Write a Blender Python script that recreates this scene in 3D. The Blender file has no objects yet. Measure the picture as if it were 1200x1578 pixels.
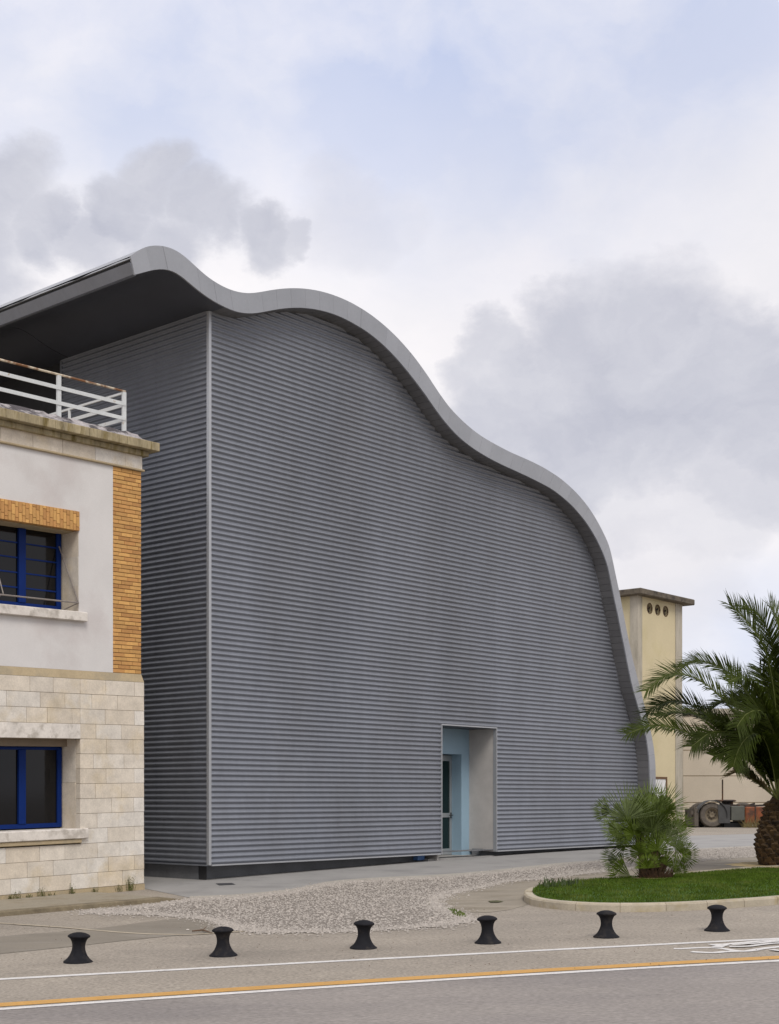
import bpy, bmesh, math, random
from math import sin, cos, pi, atan2, radians, sqrt, exp, log
from mathutils import Vector, Matrix

random.seed(7)
C = bpy.context.scene.collection
sc = bpy.context.scene

# ------------------------------------------------------------------ camera
FOC = 2139.0; CX = 600.0; HY = 1228.0; HC = 1.52
cd = bpy.data.cameras.new('camera'); cam = bpy.data.objects.new('camera', cd); C.objects.link(cam)
cam.location = (0, 0, HC); cam.rotation_euler = (pi/2, 0, 0)
cd.sensor_fit = 'HORIZONTAL'; cd.sensor_width = 36.0; cd.lens = 36.0*FOC/1200.0
cd.shift_y = (HY-789.0)/1200.0; cd.clip_start = 0.1; cd.clip_end = 5000
sc.camera = cam
sc.view_settings.view_transform = 'Standard'; sc.view_settings.look = 'None'
sc.view_settings.gamma = 1; sc.view_settings.exposure = 0.38
sc.view_settings.use_curve_mapping = False

# ------------------------------------------------------------------ world
SUN_EL, SUN_AZ = 50.0, 163.0            # azimuth clockwise from +Y
W = bpy.data.worlds.new('World'); sc.world = W; W.use_nodes = True
nt = W.node_tree; nt.nodes.clear(); L = nt.links
def N(t, **k):
    n = nt.nodes.new(t)
    for a, b in k.items(): setattr(n, a, b)
    return n
def wmath(op, a, b=None, clamp=False):
    n = N('ShaderNodeMath', operation=op, use_clamp=clamp)
    for i, v in enumerate((a, b)):
        if v is None: continue
        if isinstance(v, (int, float)): n.inputs[i].default_value = v
        else: L.new(v, n.inputs[i])
    return n.outputs[0]
def wmix(f, a, b):
    n = N('ShaderNodeMix', data_type='RGBA')
    for s, v in ((0, f), (6, a), (7, b)):
        if isinstance(v, (int, float)): n.inputs[s].default_value = v
        elif isinstance(v, tuple): n.inputs[s].default_value = v+(1,)
        else: L.new(v, n.inputs[s])
    return n.outputs[2]
def pdir(px, py):
    return Vector(((px-CX)/FOC, 1, (HY-py)/FOC)).normalized()
tc = N('ShaderNodeTexCoord'); D = tc.outputs['Generated']
def noise(scale, detail=6, rough=.55, vec=None, off=(0, 0, 0)):
    m = N('ShaderNodeMapping'); m.inputs[1].default_value = off
    m.inputs[3].default_value = (1, 1, 1.5)
    L.new(vec or D, m.inputs[0])
    n = N('ShaderNodeTexNoise'); n.inputs['Scale'].default_value = scale
    n.inputs['Detail'].default_value = detail; n.inputs['Roughness'].default_value = rough
    L.new(m.outputs[0], n.inputs['Vector']); return n
def warp(scale, amt, off=(0, 0, 0)):
    n = noise(scale, 7, .62, off=off)
    s = N('ShaderNodeVectorMath', operation='SUBTRACT'); L.new(n.outputs['Color'], s.inputs[0]); s.inputs[1].default_value = (.5, .5, .5)
    m = N('ShaderNodeVectorMath', operation='SCALE'); L.new(s.outputs[0], m.inputs[0]); m.inputs['Scale'].default_value = amt
    a = N('ShaderNodeVectorMath', operation='ADD'); L.new(D, a.inputs[0]); L.new(m.outputs[0], a.inputs[1])
    nn = N('ShaderNodeVectorMath', operation='NORMALIZE'); L.new(a.outputs[0], nn.inputs[0]); return nn.outputs[0]
def blobs(vec, lst, soft=.5):
    acc = None
    for (px, py, r, w) in lst:
        d = pdir(px, py)
        dp = N('ShaderNodeVectorMath', operation='DOT_PRODUCT'); L.new(vec, dp.inputs[0]); dp.inputs[1].default_value = d
        ra = r/FOC/ (1+((px-CX)**2+(HY-py)**2)/FOC**2)**.5
        mr = N('ShaderNodeMapRange', interpolation_type='SMOOTHSTEP')
        L.new(dp.outputs['Value'], mr.inputs[0])
        mr.inputs[1].default_value = cos(ra*(1+soft)); mr.inputs[2].default_value = cos(ra*(1-soft))
        mr.inputs[3].default_value = 0; mr.inputs[4].default_value = w
        o = mr.outputs[0]
        acc = o if acc is None else wmath('MAXIMUM', acc, o)
    return acc
v1 = warp(7, .115); v2 = warp(4, .10, (3, 1, 2)); v3 = warp(4, .16, (5, 5, 1))
cloudR = blobs(warp(7, .11, (1, 0, 3)), [(980, 600, 170, 1), (905, 560, 120, 1), (800, 630, 110, 1), (965, 660, 130, 1), (1085, 590, 110, 1),
                    (1190, 640, 110, 1), (890, 720, 95, 1), (745, 570, 70, .85), (980, 790, 85, .55), (1080, 770, 95, .5), (1150, 720, 90, .8)], .34)
cloudL = blobs(warp(7, .095, (0, 2, 1)), [(243, 290, 55, 1), (190, 330, 50, 1), (310, 345, 52, 1), (390, 385, 42, 1), (15, 285, 62, 1),
                    (80, 355, 52, 1), (-40, 380, 90, 1), (435, 378, 26, .8), (-20, 450, 80, .9), (-150, 330, 90, .9), (245, 395, 50, .9), (150, 385, 45, .8)], .42)
cloudF = blobs(v3, [(540, 325, 60, .35), (1050, 860, 90, .35), (620, 300, 40, .25), (1000, 470, 300, .22)], .8)
blue = blobs(warp(4, .07, (5, 5, 1)), [(850, 30, 220, .72), (600, -90, 290, .75), (250, -100, 280, .72), (900, 140, 110, .3), (0, -60, 240, .6),
                  (1080, 0, 170, .7), (760, -350, 450, .9), (330, 20, 150, .35), (1060, 1090, 120, .5), (300, -400, 400, .8), (1180, 1010, 100, .45)], .95)
inside = blobs(D, [(600, 600, 1150, 1)], .15)
outside = wmath('SUBTRACT', 1, inside)
gn = noise(2.6, 7, .6, off=(1, 4, 2)).outputs['Fac']
gen = N('ShaderNodeMapRange', interpolation_type='SMOOTHSTEP'); L.new(gn, gen.inputs[0]); gen.inputs[1].default_value = .47; gen.inputs[2].default_value = .62
genc = wmath('MULTIPLY', gen.outputs[0], outside)
gb = noise(1.9, 6, .6, off=(7, 2, 9)).outputs['Fac']
genb = N('ShaderNodeMapRange', interpolation_type='SMOOTHSTEP'); L.new(gb, genb.inputs[0]); genb.inputs[1].default_value = .5; genb.inputs[2].default_value = .65
genbl = wmath('MULTIPLY', genb.outputs[0], outside)
wisp = noise(6, 8, .55, vec=v2).outputs['Fac']
wr = N('ShaderNodeMapRange'); L.new(wisp, wr.inputs[0]); wr.inputs[1].default_value = .40; wr.inputs[2].default_value = .66; wr.inputs[3].default_value = 1; wr.inputs[4].default_value = .3
bl = wmath('MULTIPLY', wmath('MAXIMUM', blue, genbl), wr.outputs[0])
sky = N('ShaderNodeTexSky', sky_type='NISHITA', sun_disc=False)
sky.sun_elevation = radians(SUN_EL); sky.sun_rotation = radians(SUN_AZ); sky.air_density = 1.0; sky.dust_density = 1.5
K = 7.75
def c10(r, g, b): return (r*K, g*K, b*K)
skyb = wmix(.8, sky.outputs[0], c10(.56, .65, .92))
wn = noise(6, 8, .6, vec=v2, off=(2, 2, 2)).outputs['Fac']
wn2 = N('ShaderNodeMapRange'); L.new(wn, wn2.inputs[0]); wn2.inputs[1].default_value = .3; wn2.inputs[2].default_value = .7
white = wmix(wn2.outputs[0], c10(.90, .89, .925), c10(1.03, .99, 1.0))
c1 = wmix(bl, white, skyb)
grn = noise(12, 8, .6, vec=v1, off=(4, 4, 0)).outputs['Fac']
g2 = N('ShaderNodeMapRange'); L.new(grn, g2.inputs[0]); g2.inputs[1].default_value = .3; g2.inputs[2].default_value = .72
grey = wmix(g2.outputs[0], c10(.50, .515, .605), c10(.68, .685, .75))
gm = wmath('MAXIMUM', wmath('MAXIMUM', cloudR, cloudL), wmath('MAXIMUM', cloudF, genc))
gm = wmath('MULTIPLY', gm, .93)
c2 = wmix(gm, c1, grey)
bg = N('ShaderNodeBackground'); L.new(c2, bg.inputs[0]); bg.inputs[1].default_value = .1
wo = N('ShaderNodeOutputWorld'); L.new(bg.outputs[0], wo.inputs[0])
try: W.cycles.sampling_method = 'MANUAL'; W.cycles.sample_map_resolution = 512
except Exception: pass

sd = bpy.data.lights.new('sun', 'SUN'); sd.energy = 1.5; sd.angle = radians(26); sd.color = (1, .95, .88)
so = bpy.data.objects.new('sun', sd); C.objects.link(so)
az, el = radians(SUN_AZ), radians(SUN_EL)
sv = Vector((sin(az)*cos(el), cos(az)*cos(el), sin(el)))
so.rotation_euler = sv.to_track_quat('Z', 'Y').to_euler(); so.location = (0, -10, 30)

# ------------------------------------------------------------------ helpers
def tag(o, label=None, cat=None, group=None, kind=None):
    if label: o['label'] = label
    if cat: o['category'] = cat
    if group: o['group'] = group
    if kind: o['kind'] = kind
    return o
def empty(name, loc, rz=0, **k):
    o = bpy.data.objects.new(name, None); C.objects.link(o); o.location = loc; o.rotation_euler = (0, 0, rz)
    o.empty_display_size = .3
    return tag(o, **k)
class MB:
    def __init__(s, shear=0): s.v = []; s.f = []; s.k = shear
    def add(s, vs, fs):
        b = len(s.v); s.v += [tuple(v) for v in vs]; s.f += [tuple(i+b for i in f) for f in fs]; return s
    def box(s, x0, x1, y0, y1, z0, z1):
        return s.add([(x0, y0, z0), (x1, y0, z0), (x1, y1, z0), (x0, y1, z0), (x0, y0, z1), (x1, y0, z1), (x1, y1, z1), (x0, y1, z1)],
                     [(0, 3, 2, 1), (4, 5, 6, 7), (0, 1, 5, 4), (1, 2, 6, 5), (2, 3, 7, 6), (3, 0, 4, 7)])
    def bar(s, a, b, w, h=None, up=(0, 0, 1)):
        h = h or w; a = Vector(a); b = Vector(b); t = (b-a).normalized(); u = Vector(up)
        if abs(t.dot(u)) > .95: u = Vector((0, 1, 0))
        r = t.cross(u).normalized(); u = r.cross(t)
        vs = [p+r*i*w/2+u*j*h/2 for p in (a, b) for i, j in ((-1, -1), (1, -1), (1, 1), (-1, 1))]
        return s.add(vs, [(3, 2, 1, 0), (4, 5, 6, 7), (0, 1, 5, 4), (1, 2, 6, 5), (2, 3, 7, 6), (3, 0, 4, 7)])
    def tube(s, pts, rad, n=8, caps=True):
        pts = [Vector(p) for p in pts]; rs = rad if isinstance(rad, (list, tuple)) else [rad]*len(pts)
        vs = []; fs = []
        for i, p in enumerate(pts):
            t = (pts[min(i+1, len(pts)-1)]-pts[max(i-1, 0)]).normalized()
            u = Vector((0, 0, 1)) if abs(t.z) < .95 else Vector((0, 1, 0))
            r = t.cross(u).normalized(); u = r.cross(t)
            for k in range(n):
                a = 2*pi*k/n; vs.append(p+r*cos(a)*rs[i]+u*sin(a)*rs[i])
        for i in range(len(pts)-1):
            for k in range(n):
                k2 = (k+1) % n; fs.append((i*n+k, i*n+k2, (i+1)*n+k2, (i+1)*n+k))
        if caps:
            fs.append(tuple(range(n))); fs.append(tuple((len(pts)-1)*n+k for k in reversed(range(n))))
        return s.add(vs, fs)
    def lathe(s, prof, n=32, c=(0, 0, 0), axis='z'):
        vs = []; fs = []
        for (r, z) in prof:
            for k in range(n):
                a = 2*pi*k/n
                if axis == 'z': vs.append((c[0]+r*cos(a), c[1]+r*sin(a), c[2]+z))
                else: vs.append((c[0]+r*cos(a), c[1]+z, c[2]+r*sin(a)))
        for i in range(len(prof)-1):
            for k in range(n):
                k2 = (k+1) % n; fs.append((i*n+k, i*n+k2, (i+1)*n+k2, (i+1)*n+k))
        return s.add(vs, fs)
    def build(s, name, m=None, parent=None, smooth=False, bevel=0, **k):
        me = bpy.data.meshes.new(name)
        vs = [(x, y, z+s.k*x) for x, y, z in s.v] if s.k else s.v
        me.from_pydata(vs, [], s.f); me.update()
        if m: me.materials.append(m)
        bm = bmesh.new(); bm.from_mesh(me)
        if not getattr(s, 'sheet', False): bmesh.ops.recalc_face_normals(bm, faces=bm.faces)
        if bevel: bmesh.ops.bevel(bm, geom=bm.edges[:], offset=bevel, segments=1, affect='EDGES', clamp_overlap=True)
        bm.to_mesh(me); bm.free()
        if smooth:
            me.polygons.foreach_set('use_smooth', [True]*len(me.polygons))
            if smooth != 'all':
                try: me.set_sharp_from_angle(angle=radians(40))
                except Exception: pass
        o = bpy.data.objects.new(name, me); C.objects.link(o)
        if parent: o.parent = parent
        return tag(o, **k)
def inst(name, me, loc, scale=(1, 1, 1), rot=(0, 0, 0), parent=None):
    o = bpy.data.objects.new(name, me); C.objects.link(o)
    o.location = loc; o.scale = scale; o.rotation_euler = rot
    if parent: o.parent = parent
    return o

# ------------------------------------------------------------------ materials
MATS = {}
def mat(name, col, rough=.7, metal=0, var=.12, vs=3, fine=.08, fs=60, bump=.15, bs=80, rnd=0, col2=None, c2s=1.2, c2lo=.5, c2hi=.65,
        stretch=(1, 1, 1), spec=.5, rndcol=None, trans=0, bdist=.01):
    m = bpy.data.materials.new(name); m.use_nodes = True; t = m.node_tree; n = t.nodes; l = t.links
    p = n['Principled BSDF']; p.inputs['Roughness'].default_value = rough; p.inputs['Metallic'].default_value = metal
    p.inputs['Specular IOR Level'].default_value = spec
    g = n.new('ShaderNodeNewGeometry'); mp = n.new('ShaderNodeMapping'); l.new(g.outputs['Position'], mp.inputs[0]); mp.inputs[3].default_value = stretch
    def nz(s, d=4):
        q = n.new('ShaderNodeTexNoise'); q.inputs['Scale'].default_value = s; q.inputs['Detail'].default_value = d; q.inputs['Roughness'].default_value = .6
        l.new(mp.outputs[0], q.inputs['Vector']); return q.outputs['Fac']
    def rng(x, a, b, lo=.3, hi=.7):
        q = n.new('ShaderNodeMapRange'); l.new(x, q.inputs[0]); q.inputs[1].default_value = lo; q.inputs[2].default_value = hi
        q.inputs[3].default_value = a; q.inputs[4].default_value = b; return q.outputs[0]
    def mul(a, b):
        q = n.new('ShaderNodeMath'); q.operation = 'MULTIPLY'; l.new(a, q.inputs[0]); l.new(b, q.inputs[1]); return q.outputs[0]
    v = mul(rng(nz(vs, 6), 1-var, 1+var), rng(nz(fs, 3), 1-fine, 1+fine))
    oi = None
    if rnd or rndcol:
        oi = n.new('ShaderNodeObjectInfo')
    if rnd: v = mul(v, rng(oi.outputs['Random'], 1-rnd, 1+rnd, 0, 1))
    base = n.new('ShaderNodeRGB'); base.outputs[0].default_value = tuple(col)+(1,)
    cur = base.outputs[0]
    def mixc(f, a, b):
        q = n.new('ShaderNodeMix'); q.data_type = 'RGBA'; l.new(f, q.inputs[0]); l.new(a, q.inputs[6])
        if isinstance(b, tuple): q.inputs[7].default_value = b+(1,)
        else: l.new(b, q.inputs[7])
        return q.outputs[2]
    if rndcol:
        w = n.new('ShaderNodeMath'); w.operation = 'MULTIPLY'; l.new(oi.outputs['Random'], w.inputs[0]); w.inputs[1].default_value = 7.31
        w2 = n.new('ShaderNodeMath'); w2.operation = 'FRACT'; l.new(w.outputs[0], w2.inputs[0])
        w3 = rng(w2.outputs[0], 0, 1, .25, .95)
        cur = mixc(w3, cur, tuple(rndcol))
    if col2:
        cur = mixc(rng(nz(c2s, 7), 0, 1, c2lo, c2hi), cur, tuple(col2))
    vm = n.new('ShaderNodeVectorMath'); vm.operation = 'SCALE'; l.new(cur, vm.inputs[0]); l.new(v, vm.inputs['Scale'])
    l.new(vm.outputs[0], p.inputs['Base Color'])
    if bump:
        b = n.new('ShaderNodeBump'); b.inputs['Strength'].default_value = bump; b.inputs['Distance'].default_value = bdist
        l.new(nz(bs, 5), b.inputs['Height']); l.new(b.outputs[0], p.inputs['Normal'])
    if trans:
        # thin leaf: some light comes through
        tr = n.new('ShaderNodeBsdfTranslucent'); mx = n.new('ShaderNodeMixShader'); mx.inputs[0].default_value = trans
        l.new(vm.outputs[0], tr.inputs[0]); l.new(p.outputs[0], mx.inputs[1]); l.new(tr.outputs[0], mx.inputs[2])
        l.new(mx.outputs[0], n['Material Output'].inputs[0])
    return m
M = dict(
    clad=mat('ribbed_metal', (.224, .238, .272), .42, .35, .07, .8, .05, 7, .0, stretch=(1.6, 1.6, .5), rnd=.035, col2=(.208, .218, .244), c2s=.5, c2lo=.45, c2hi=.7),
    rim=mat('rim_metal', (.315, .325, .35), .5, .2, .05, 1.5, .03, 30, .05, rnd=.05),
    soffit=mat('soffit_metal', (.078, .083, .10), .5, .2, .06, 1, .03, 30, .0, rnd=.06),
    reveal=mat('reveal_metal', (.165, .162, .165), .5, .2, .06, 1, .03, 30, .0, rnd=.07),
    trim=mat('pale_trim', (.42, .43, .45), .4, .4, .04, 2, .02, 30, 0),
    plinth=mat('plinth_dark', (.145, .15, .16), .6, 0, .2, 2, .1, 40, .05),
    blue=mat('blue_paint', (.29, .42, .52), .6, 0, .05, 1.5, .02, 40, .03),
    revealc=mat('recess_cement', (.47, .445, .42), .75, 0, .1, 2.5, .03, 60, .05),
    alu=mat('aluminium', (.45, .46, .46), .4, .6, .05, 3, .02, 40, 0),
    glass=mat('dark_glass', (.006, .006, .007), .08, 0, .1, 2, 0, 10, 0, spec=.3), doorglass=mat('door_glass', (.010, .022, .022), .1, 0, .1, 2, 0, 10, 0, spec=.3),
    glasst=mat('teal_glass', (.07, .15, .20), .08, 0, .1, 2, 0, 10, 0, spec=.7),
    black=mat('black_plastic', (.02, .02, .02), .5),
    dark=mat('dark_inside', (.03, .03, .032), .9),
    stone=mat('limestone', (.60, .53, .435), .85, 0, .12, 5, .07, 40, .15, rnd=.06, rndcol=(.66, .62, .56), col2=(.57, .48, .34), c2s=1.7, c2lo=.52, c2hi=.72),
    stonew=mat('white_limestone', (.66, .615, .56), .8, 0, .12, 6, .07, 30, .15, col2=(.44, .40, .35), c2s=5),
    mortar=mat('mortar', (.34, .27, .18), .95, 0, .1, 6, .1, 50, .1),
    bmortar=mat('brick_mortar', (.26, .15, .07), .95, 0, .1, 6, .1, 50, .1),
    stucco=mat('stucco', (.625, .605, .59), .92, 0, .05, 1.3, .04, 70, .12, bs=120, col2=(.56, .525, .51), c2s=.8),
    brick=mat('ochre_brick', (.58, .325, .105), .8, 0, .1, 20, .08, 90, .12, rnd=.13, rndcol=(.46, .23, .075)),
    band=mat('tan_stone', (.42, .335, .21), .9, 0, .15, 3, .08, 40, .1, col2=(.30, .25, .17), c2s=3),
    cornice=mat('mossy_concrete', (.33, .275, .17), .95, 0, .3, 4, .15, 30, .4, col2=(.16, .12, .04), c2s=5, stretch=(1.5, 1.5, .35)),
    rough=mat('rough_mortar', (.40, .37, .37), .95, 0, .25, 4, .2, 25, .6, col2=(.09, .08, .085), c2s=3.2, c2lo=.45, c2hi=.55, bdist=.03),
    wpaint=mat('white_paint', (.58, .60, .60), .5, 0, .06, 5, .05, 40, .05, col2=(.35, .25, .13), c2s=9, c2lo=.62, c2hi=.72),
    rust=mat('rusty_paint', (.58, .50, .38), .6, 0, .1, 9, .1, 50, .2, col2=(.20, .09, .035), c2s=5, c2lo=.42, c2hi=.54),
    bframe=mat('blue_frame', (.002, .019, .125), .5, 0, .08, 4, .03, 40, .02, spec=.15),
    shutter=mat('shutter_box', (.24, .19, .14), .7, 0, .1, 3),
    iron=mat('grey_iron', (.24, .21, .19), .6, .2, .15, 8),
    asphalt=mat('asphalt', (.300, .262, .216), .93, 0, .11, .6, .38, 38, .5, bs=60, col2=(.245, .215, .180), c2s=.35, c2lo=.45, c2hi=.7, stretch=(.8, 1.3, 1)),
    road=mat('road_asphalt', (.258, .232, .212), .93, 0, .07, .6, .32, 42, .45, bs=70, col2=(.215, .194, .182), c2s=.4, stretch=(.5, 1.5, 1)),
    darkpatch=mat('worn_concrete', (.205, .18, .145), .93, 0, .10, 1.2, .10, 50, .2, col2=(.24, .215, .18), c2s=1.4, stretch=(.5, 1.4, 1)),
    apron=mat('apron_concrete', (.30, .29, .278), .85, 0, .07, 1.2, .05, 40, .1, col2=(.245, .238, .23), c2s=.9),
    apronedge=mat('edge_concrete', (.37, .34, .295), .9, 0, .10, 3, .08, 40, .1),
    paving=mat('cement_paving', (.275, .24, .19), .93, 0, .12, 1.5, .12, 40, .2, col2=(.20, .17, .125), c2s=1.2, stretch=(.6, 1.4, 1)),
    kerb=mat('kerb_concrete', (.42, .37, .285), .92, 0, .12, 3, .1, 40, .2, rnd=.06, col2=(.34, .28, .17), c2s=2.5),
    kerbl=mat('kerb_old', (.19, .155, .10), .95, 0, .2, 3, .12, 30, .3, col2=(.14, .11, .07), c2s=4),
    pave=mat('old_pavement', (.285, .25, .19), .93, 0, .12, 2, .12, 30, .2, col2=(.22, .185, .13), c2s=2),
    line=mat('line_white', (.62, .60, .58), .8, 0, .10, 6, .14, 50, .1, col2=(.42, .40, .38), c2s=14, c2lo=.55, c2hi=.75),
    yline=mat('line_yellow', (.52, .285, .075), .8, 0, .08, 4, .12, 50, .1, col2=(.44, .27, .11), c2s=10, c2lo=.55, c2hi=.75),
    lline=mat('pale_strip', (.42, .36, .27), .9, 0, .15, 4, .1, 40, .1),
    gravbase=mat('gravel_bed', (.20, .175, .15), .95, 0, .2, 30, .2, 90, .5),
    gravel=mat('gravel_stone', (.365, .33, .295), .85, 0, .42, 22, .2, 70, .1),
    bollard=mat('black_iron', (.010, .010, .013), .75, 0, .2, 12, .1, 90, .25, bs=160, bdist=.003, spec=.18, col2=(.034, .029, .026), c2s=9, c2lo=.52, c2hi=.75),
    grassb=mat('lawn_soil', (.045, .10, .012), .95, 0, .2, 3),
    grass=mat('grass_blade', (.075, .125, .010), .8, 0, .35, 3.5, .2, 30, 0, trans=.25, col2=(.125, .15, .03), c2s=1.8, c2lo=.48, c2hi=.7, spec=.2),
    straw=mat('dry_straw', (.36, .27, .13), .9, 0, .3, 10, .2, 50, .3),
    ypaint=mat('yellow_render', (.56, .485, .315), .9, 0, .05, .6, .04, 20, .05, col2=(.52, .45, .27), c2s=.5),
    tconc=mat('tower_concrete', (.40, .365, .30), .92, 0, .15, 1.2, .08, 20, .1, col2=(.29, .265, .21), c2s=1, stretch=(2, 2, .4)),
    troof=mat('tower_roof', (.12, .10, .075), .95, 0, .4, 2, .15, 20, .3, col2=(.05, .042, .035), c2s=2.5),
    panelw=mat('precast_panel', (.50, .44, .355), .92, 0, .08, .6, .05, 20, .05, rnd=.04),
    whited=mat('white_door', (.68, .68, .68), .6),
    brownf=mat('brown_frame', (.12, .065, .03), .7),
    tyre=mat('tyre_rubber', (.10, .085, .07), .9, 0, .25, 6, .1, 40, .3),
    rimt=mat('wheel_rim', (.16, .13, .09), .8, .1, .3, 8, .1, 40, .2),
    tgrey=mat('truck_grey', (.05, .05, .05), .7, 0, .2, 4),
    tbox=mat('truck_box', (.075, .078, .065), .6, 0, .12, 3, rnd=0),
    trust=mat('truck_rust', (.19, .055, .018), .8, 0, .25, 4, .1, 30, .2, col2=(.08, .035, .02), c2s=3),
    tdark=mat('truck_dark', (.03, .022, .018), .8, 0, .3, 4, .1, 30, .2, col2=(.10, .045, .02), c2s=3),
    frond=mat('palm_leaflet', (.036, .052, .004), .6, 0, .3, 3, .15, 30, 0, trans=.22, rnd=.3, spec=.2),
    frondl=mat('palm_leaflet_light', (.062, .082, .012), .6, 0, .3, 3, .15, 30, 0, trans=.28, rnd=.25, spec=.2),
    frondd=mat('palm_leaflet_dry', (.20, .155, .06), .8, 0, .3, 3, .15, 30, 0, trans=.2, rnd=.2),
    rachis=mat('palm_stem', (.12, .135, .03), .55, 0, .15, 5),
    trunk=mat('palm_trunk', (.07, .042, .02), .95, 0, .4, 6, .2, 40, .5, col2=(.035, .022, .015), c2s=8, bdist=.03),
    boot=mat('palm_boot', (.085, .05, .02), .95, 0, .35, 8, .2, 40, .4, rnd=.35, col2=(.022, .013, .009), c2s=10),
    fan=mat('fan_leaf', (.085, .125, .008), .6, 0, .25, 4, .15, 30, 0, trans=.3, rnd=.3, rndcol=(.12, .15, .06), spec=.25),
    petiole=mat('fan_petiole', (.12, .16, .04), .6),
    fibre=mat('palm_fibre', (.09, .05, .025), .95, 0, .4, 12, .2, 60, .5, col2=(.05, .03, .02), c2s=12),
    weed=mat('weed_leaf', (.11, .12, .03), .8, 0, .3, 6, .2, 30, 0, trans=.2),
    moss=mat('moss', (.09, .12, .02), .95, 0, .4, 12, .2, 60, .3),
    dmoss=mat('dull_moss', (.075, .075, .03), .95, 0, .4, 12, .2, 60, .3),
    cover=mat('drain_iron', (.06, .06, .065), .7, .3, .2, 12),
    twig=mat('twig', (.12, .07, .04), .9),
    cloth=mat('blue_plastic', (.10, .22, .50), .6),
)
# wall stain: yellow-brown moss low on the stone is in the stone material's second colour

# ------------------------------------------------------------------ terrain
def g(X, Y):
    pl = .017*(Y-25.2)+.012*(X+3.3)
    pl = -.32+.05*log(1+exp(max(-60, min(60, (pl+.32)/.05))))
    return .2-.05*log(1+exp(max(-60, min(60, (.2-pl)/.05))))
def G(px, py, off=0.0):
    dx, dz = (px-CX)/FOC, (HY-py)/FOC
    Y = 20.0
    for _ in range(40):
        Y = (HC-(g(dx*Y, Y)+off))/(-dz)
    return (dx*Y, Y)
def spaced(a, b, st): 
    n = max(1, int(round((b-a)/st))); return [a+(b-a)*i/n for i in range(n+1)]
xs = [-2500, -1200, -500, -200, -90, -45] + spaced(-24, 34, .5) + [50, 90, 200, 500, 1200, 2500]
ys = [-600, -200, -60, -20, -5] + spaced(2, 48, .5) + spaced(49, 75, 2) + [90, 150, 300, 700, 1500, 3500]
gb_ = MB(); gb_.sheet = True
nx = len(xs)
gb_.add([(x, y, g(x, y)) for y in ys for x in xs],
        [(j*nx+i, j*nx+i+1, (j+1)*nx+i+1, (j+1)*nx+i) for j in range(len(ys)-1) for i in range(nx-1)])
gb_.build('ground', M['asphalt'], smooth='all', kind='structure')
def smoothpoly(pts, it=1, closed=True):
    for _ in range(it):
        q = []
        n = len(pts); rng_ = range(n) if closed else range(n-1)
        if not closed: q.append(pts[0])
        for i in rng_:
            a, b = pts[i], pts[(i+1) % n]
            q.append((a[0]*.75+b[0]*.25, a[1]*.75+b[1]*.25)); q.append((a[0]*.25+b[0]*.75, a[1]*.25+b[1]*.75))
        if not closed: q.append(pts[-1])
        pts = q
    return pts
def sheet(name, wpts, off, m, parent=None, step=1.0, zf=None, **k):
    bm = bmesh.new()
    f = bm.faces.new([bm.verts.new((x, y, 0)) for x, y in wpts])
    if f.calc_area() and f.normal.z < 0: f.normal_flip()
    bm.normal_update()
    bmesh.ops.triangulate(bm, faces=bm.faces[:])
    x0, x1 = min(p[0] for p in wpts), max(p[0] for p in wpts); y0, y1 = min(p[1] for p in wpts), max(p[1] for p in wpts)
    for ax, a, b in ((0, x0, x1), (1, y0, y1)):
        v = math.floor(a/step)*step+step
        while v < b:
            no = (1, 0, 0) if ax == 0 else (0, 1, 0); co = (v, 0, 0) if ax == 0 else (0, v, 0)
            bmesh.ops.bisect_plane(bm, geom=bm.verts[:]+bm.edges[:]+bm.faces[:], plane_co=co, plane_no=no, dist=1e-5); v += step
    for v in bm.verts: v.co.z = (zf(v.co.x, v.co.y) if zf else g(v.co.x, v.co.y))+off
    bm.normal_update()
    for f in bm.faces:
        if f.normal.z < 0: f.normal_flip()
    me = bpy.data.meshes.new(name); bm.to_mesh(me); bm.free(); me.materials.append(m)
    o = bpy.data.objects.new(name, me); C.objects.link(o)
    if parent: o.parent = parent
    return tag(o, **k)
def ribbon(name, wpts, w, off, m, ws=None, jit=0, **k):
    mb = MB(); mb.sheet = True; vs = []; n = len(wpts); fs = []
    for i, p in enumerate(wpts):
        a = wpts[max(i-1, 0)]; b = wpts[min(i+1, n-1)]
        t = Vector((b[0]-a[0], b[1]-a[1])).normalized(); nn = Vector((-t.y, t.x)); ww = (ws[i] if ws else w)/2
        for s in (1, -1):
            q = Vector(p)+nn*s*(ww+random.uniform(-jit, jit)); vs.append((q.x, q.y, g(q.x, q.y)+off))
    fs = [(2*i+1, 2*i+3, 2*i+2, 2*i) for i in range(n-1)]
    mb.add(vs, fs); return mb.build(name, m, **k)
def densify(pts, st):
    out = [pts[0]]
    for a, b in zip(pts, pts[1:]):
        d = math.hypot(b[0]-a[0], b[1]-a[1]); n = max(1, int(d/st))
        for i in range(1, n+1): out.append((a[0]+(b[0]-a[0])*i/n, a[1]+(b[1]-a[1])*i/n))
    return out
def extend(w, l0=6, l1=20):
    a, b = Vector(w[0]), Vector(w[1]); c, d = Vector(w[-2]), Vector(w[-1])
    return [tuple(a+(a-b).normalized()*l0)]+w+[tuple(d+(d-c).normalized()*l1)]

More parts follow.
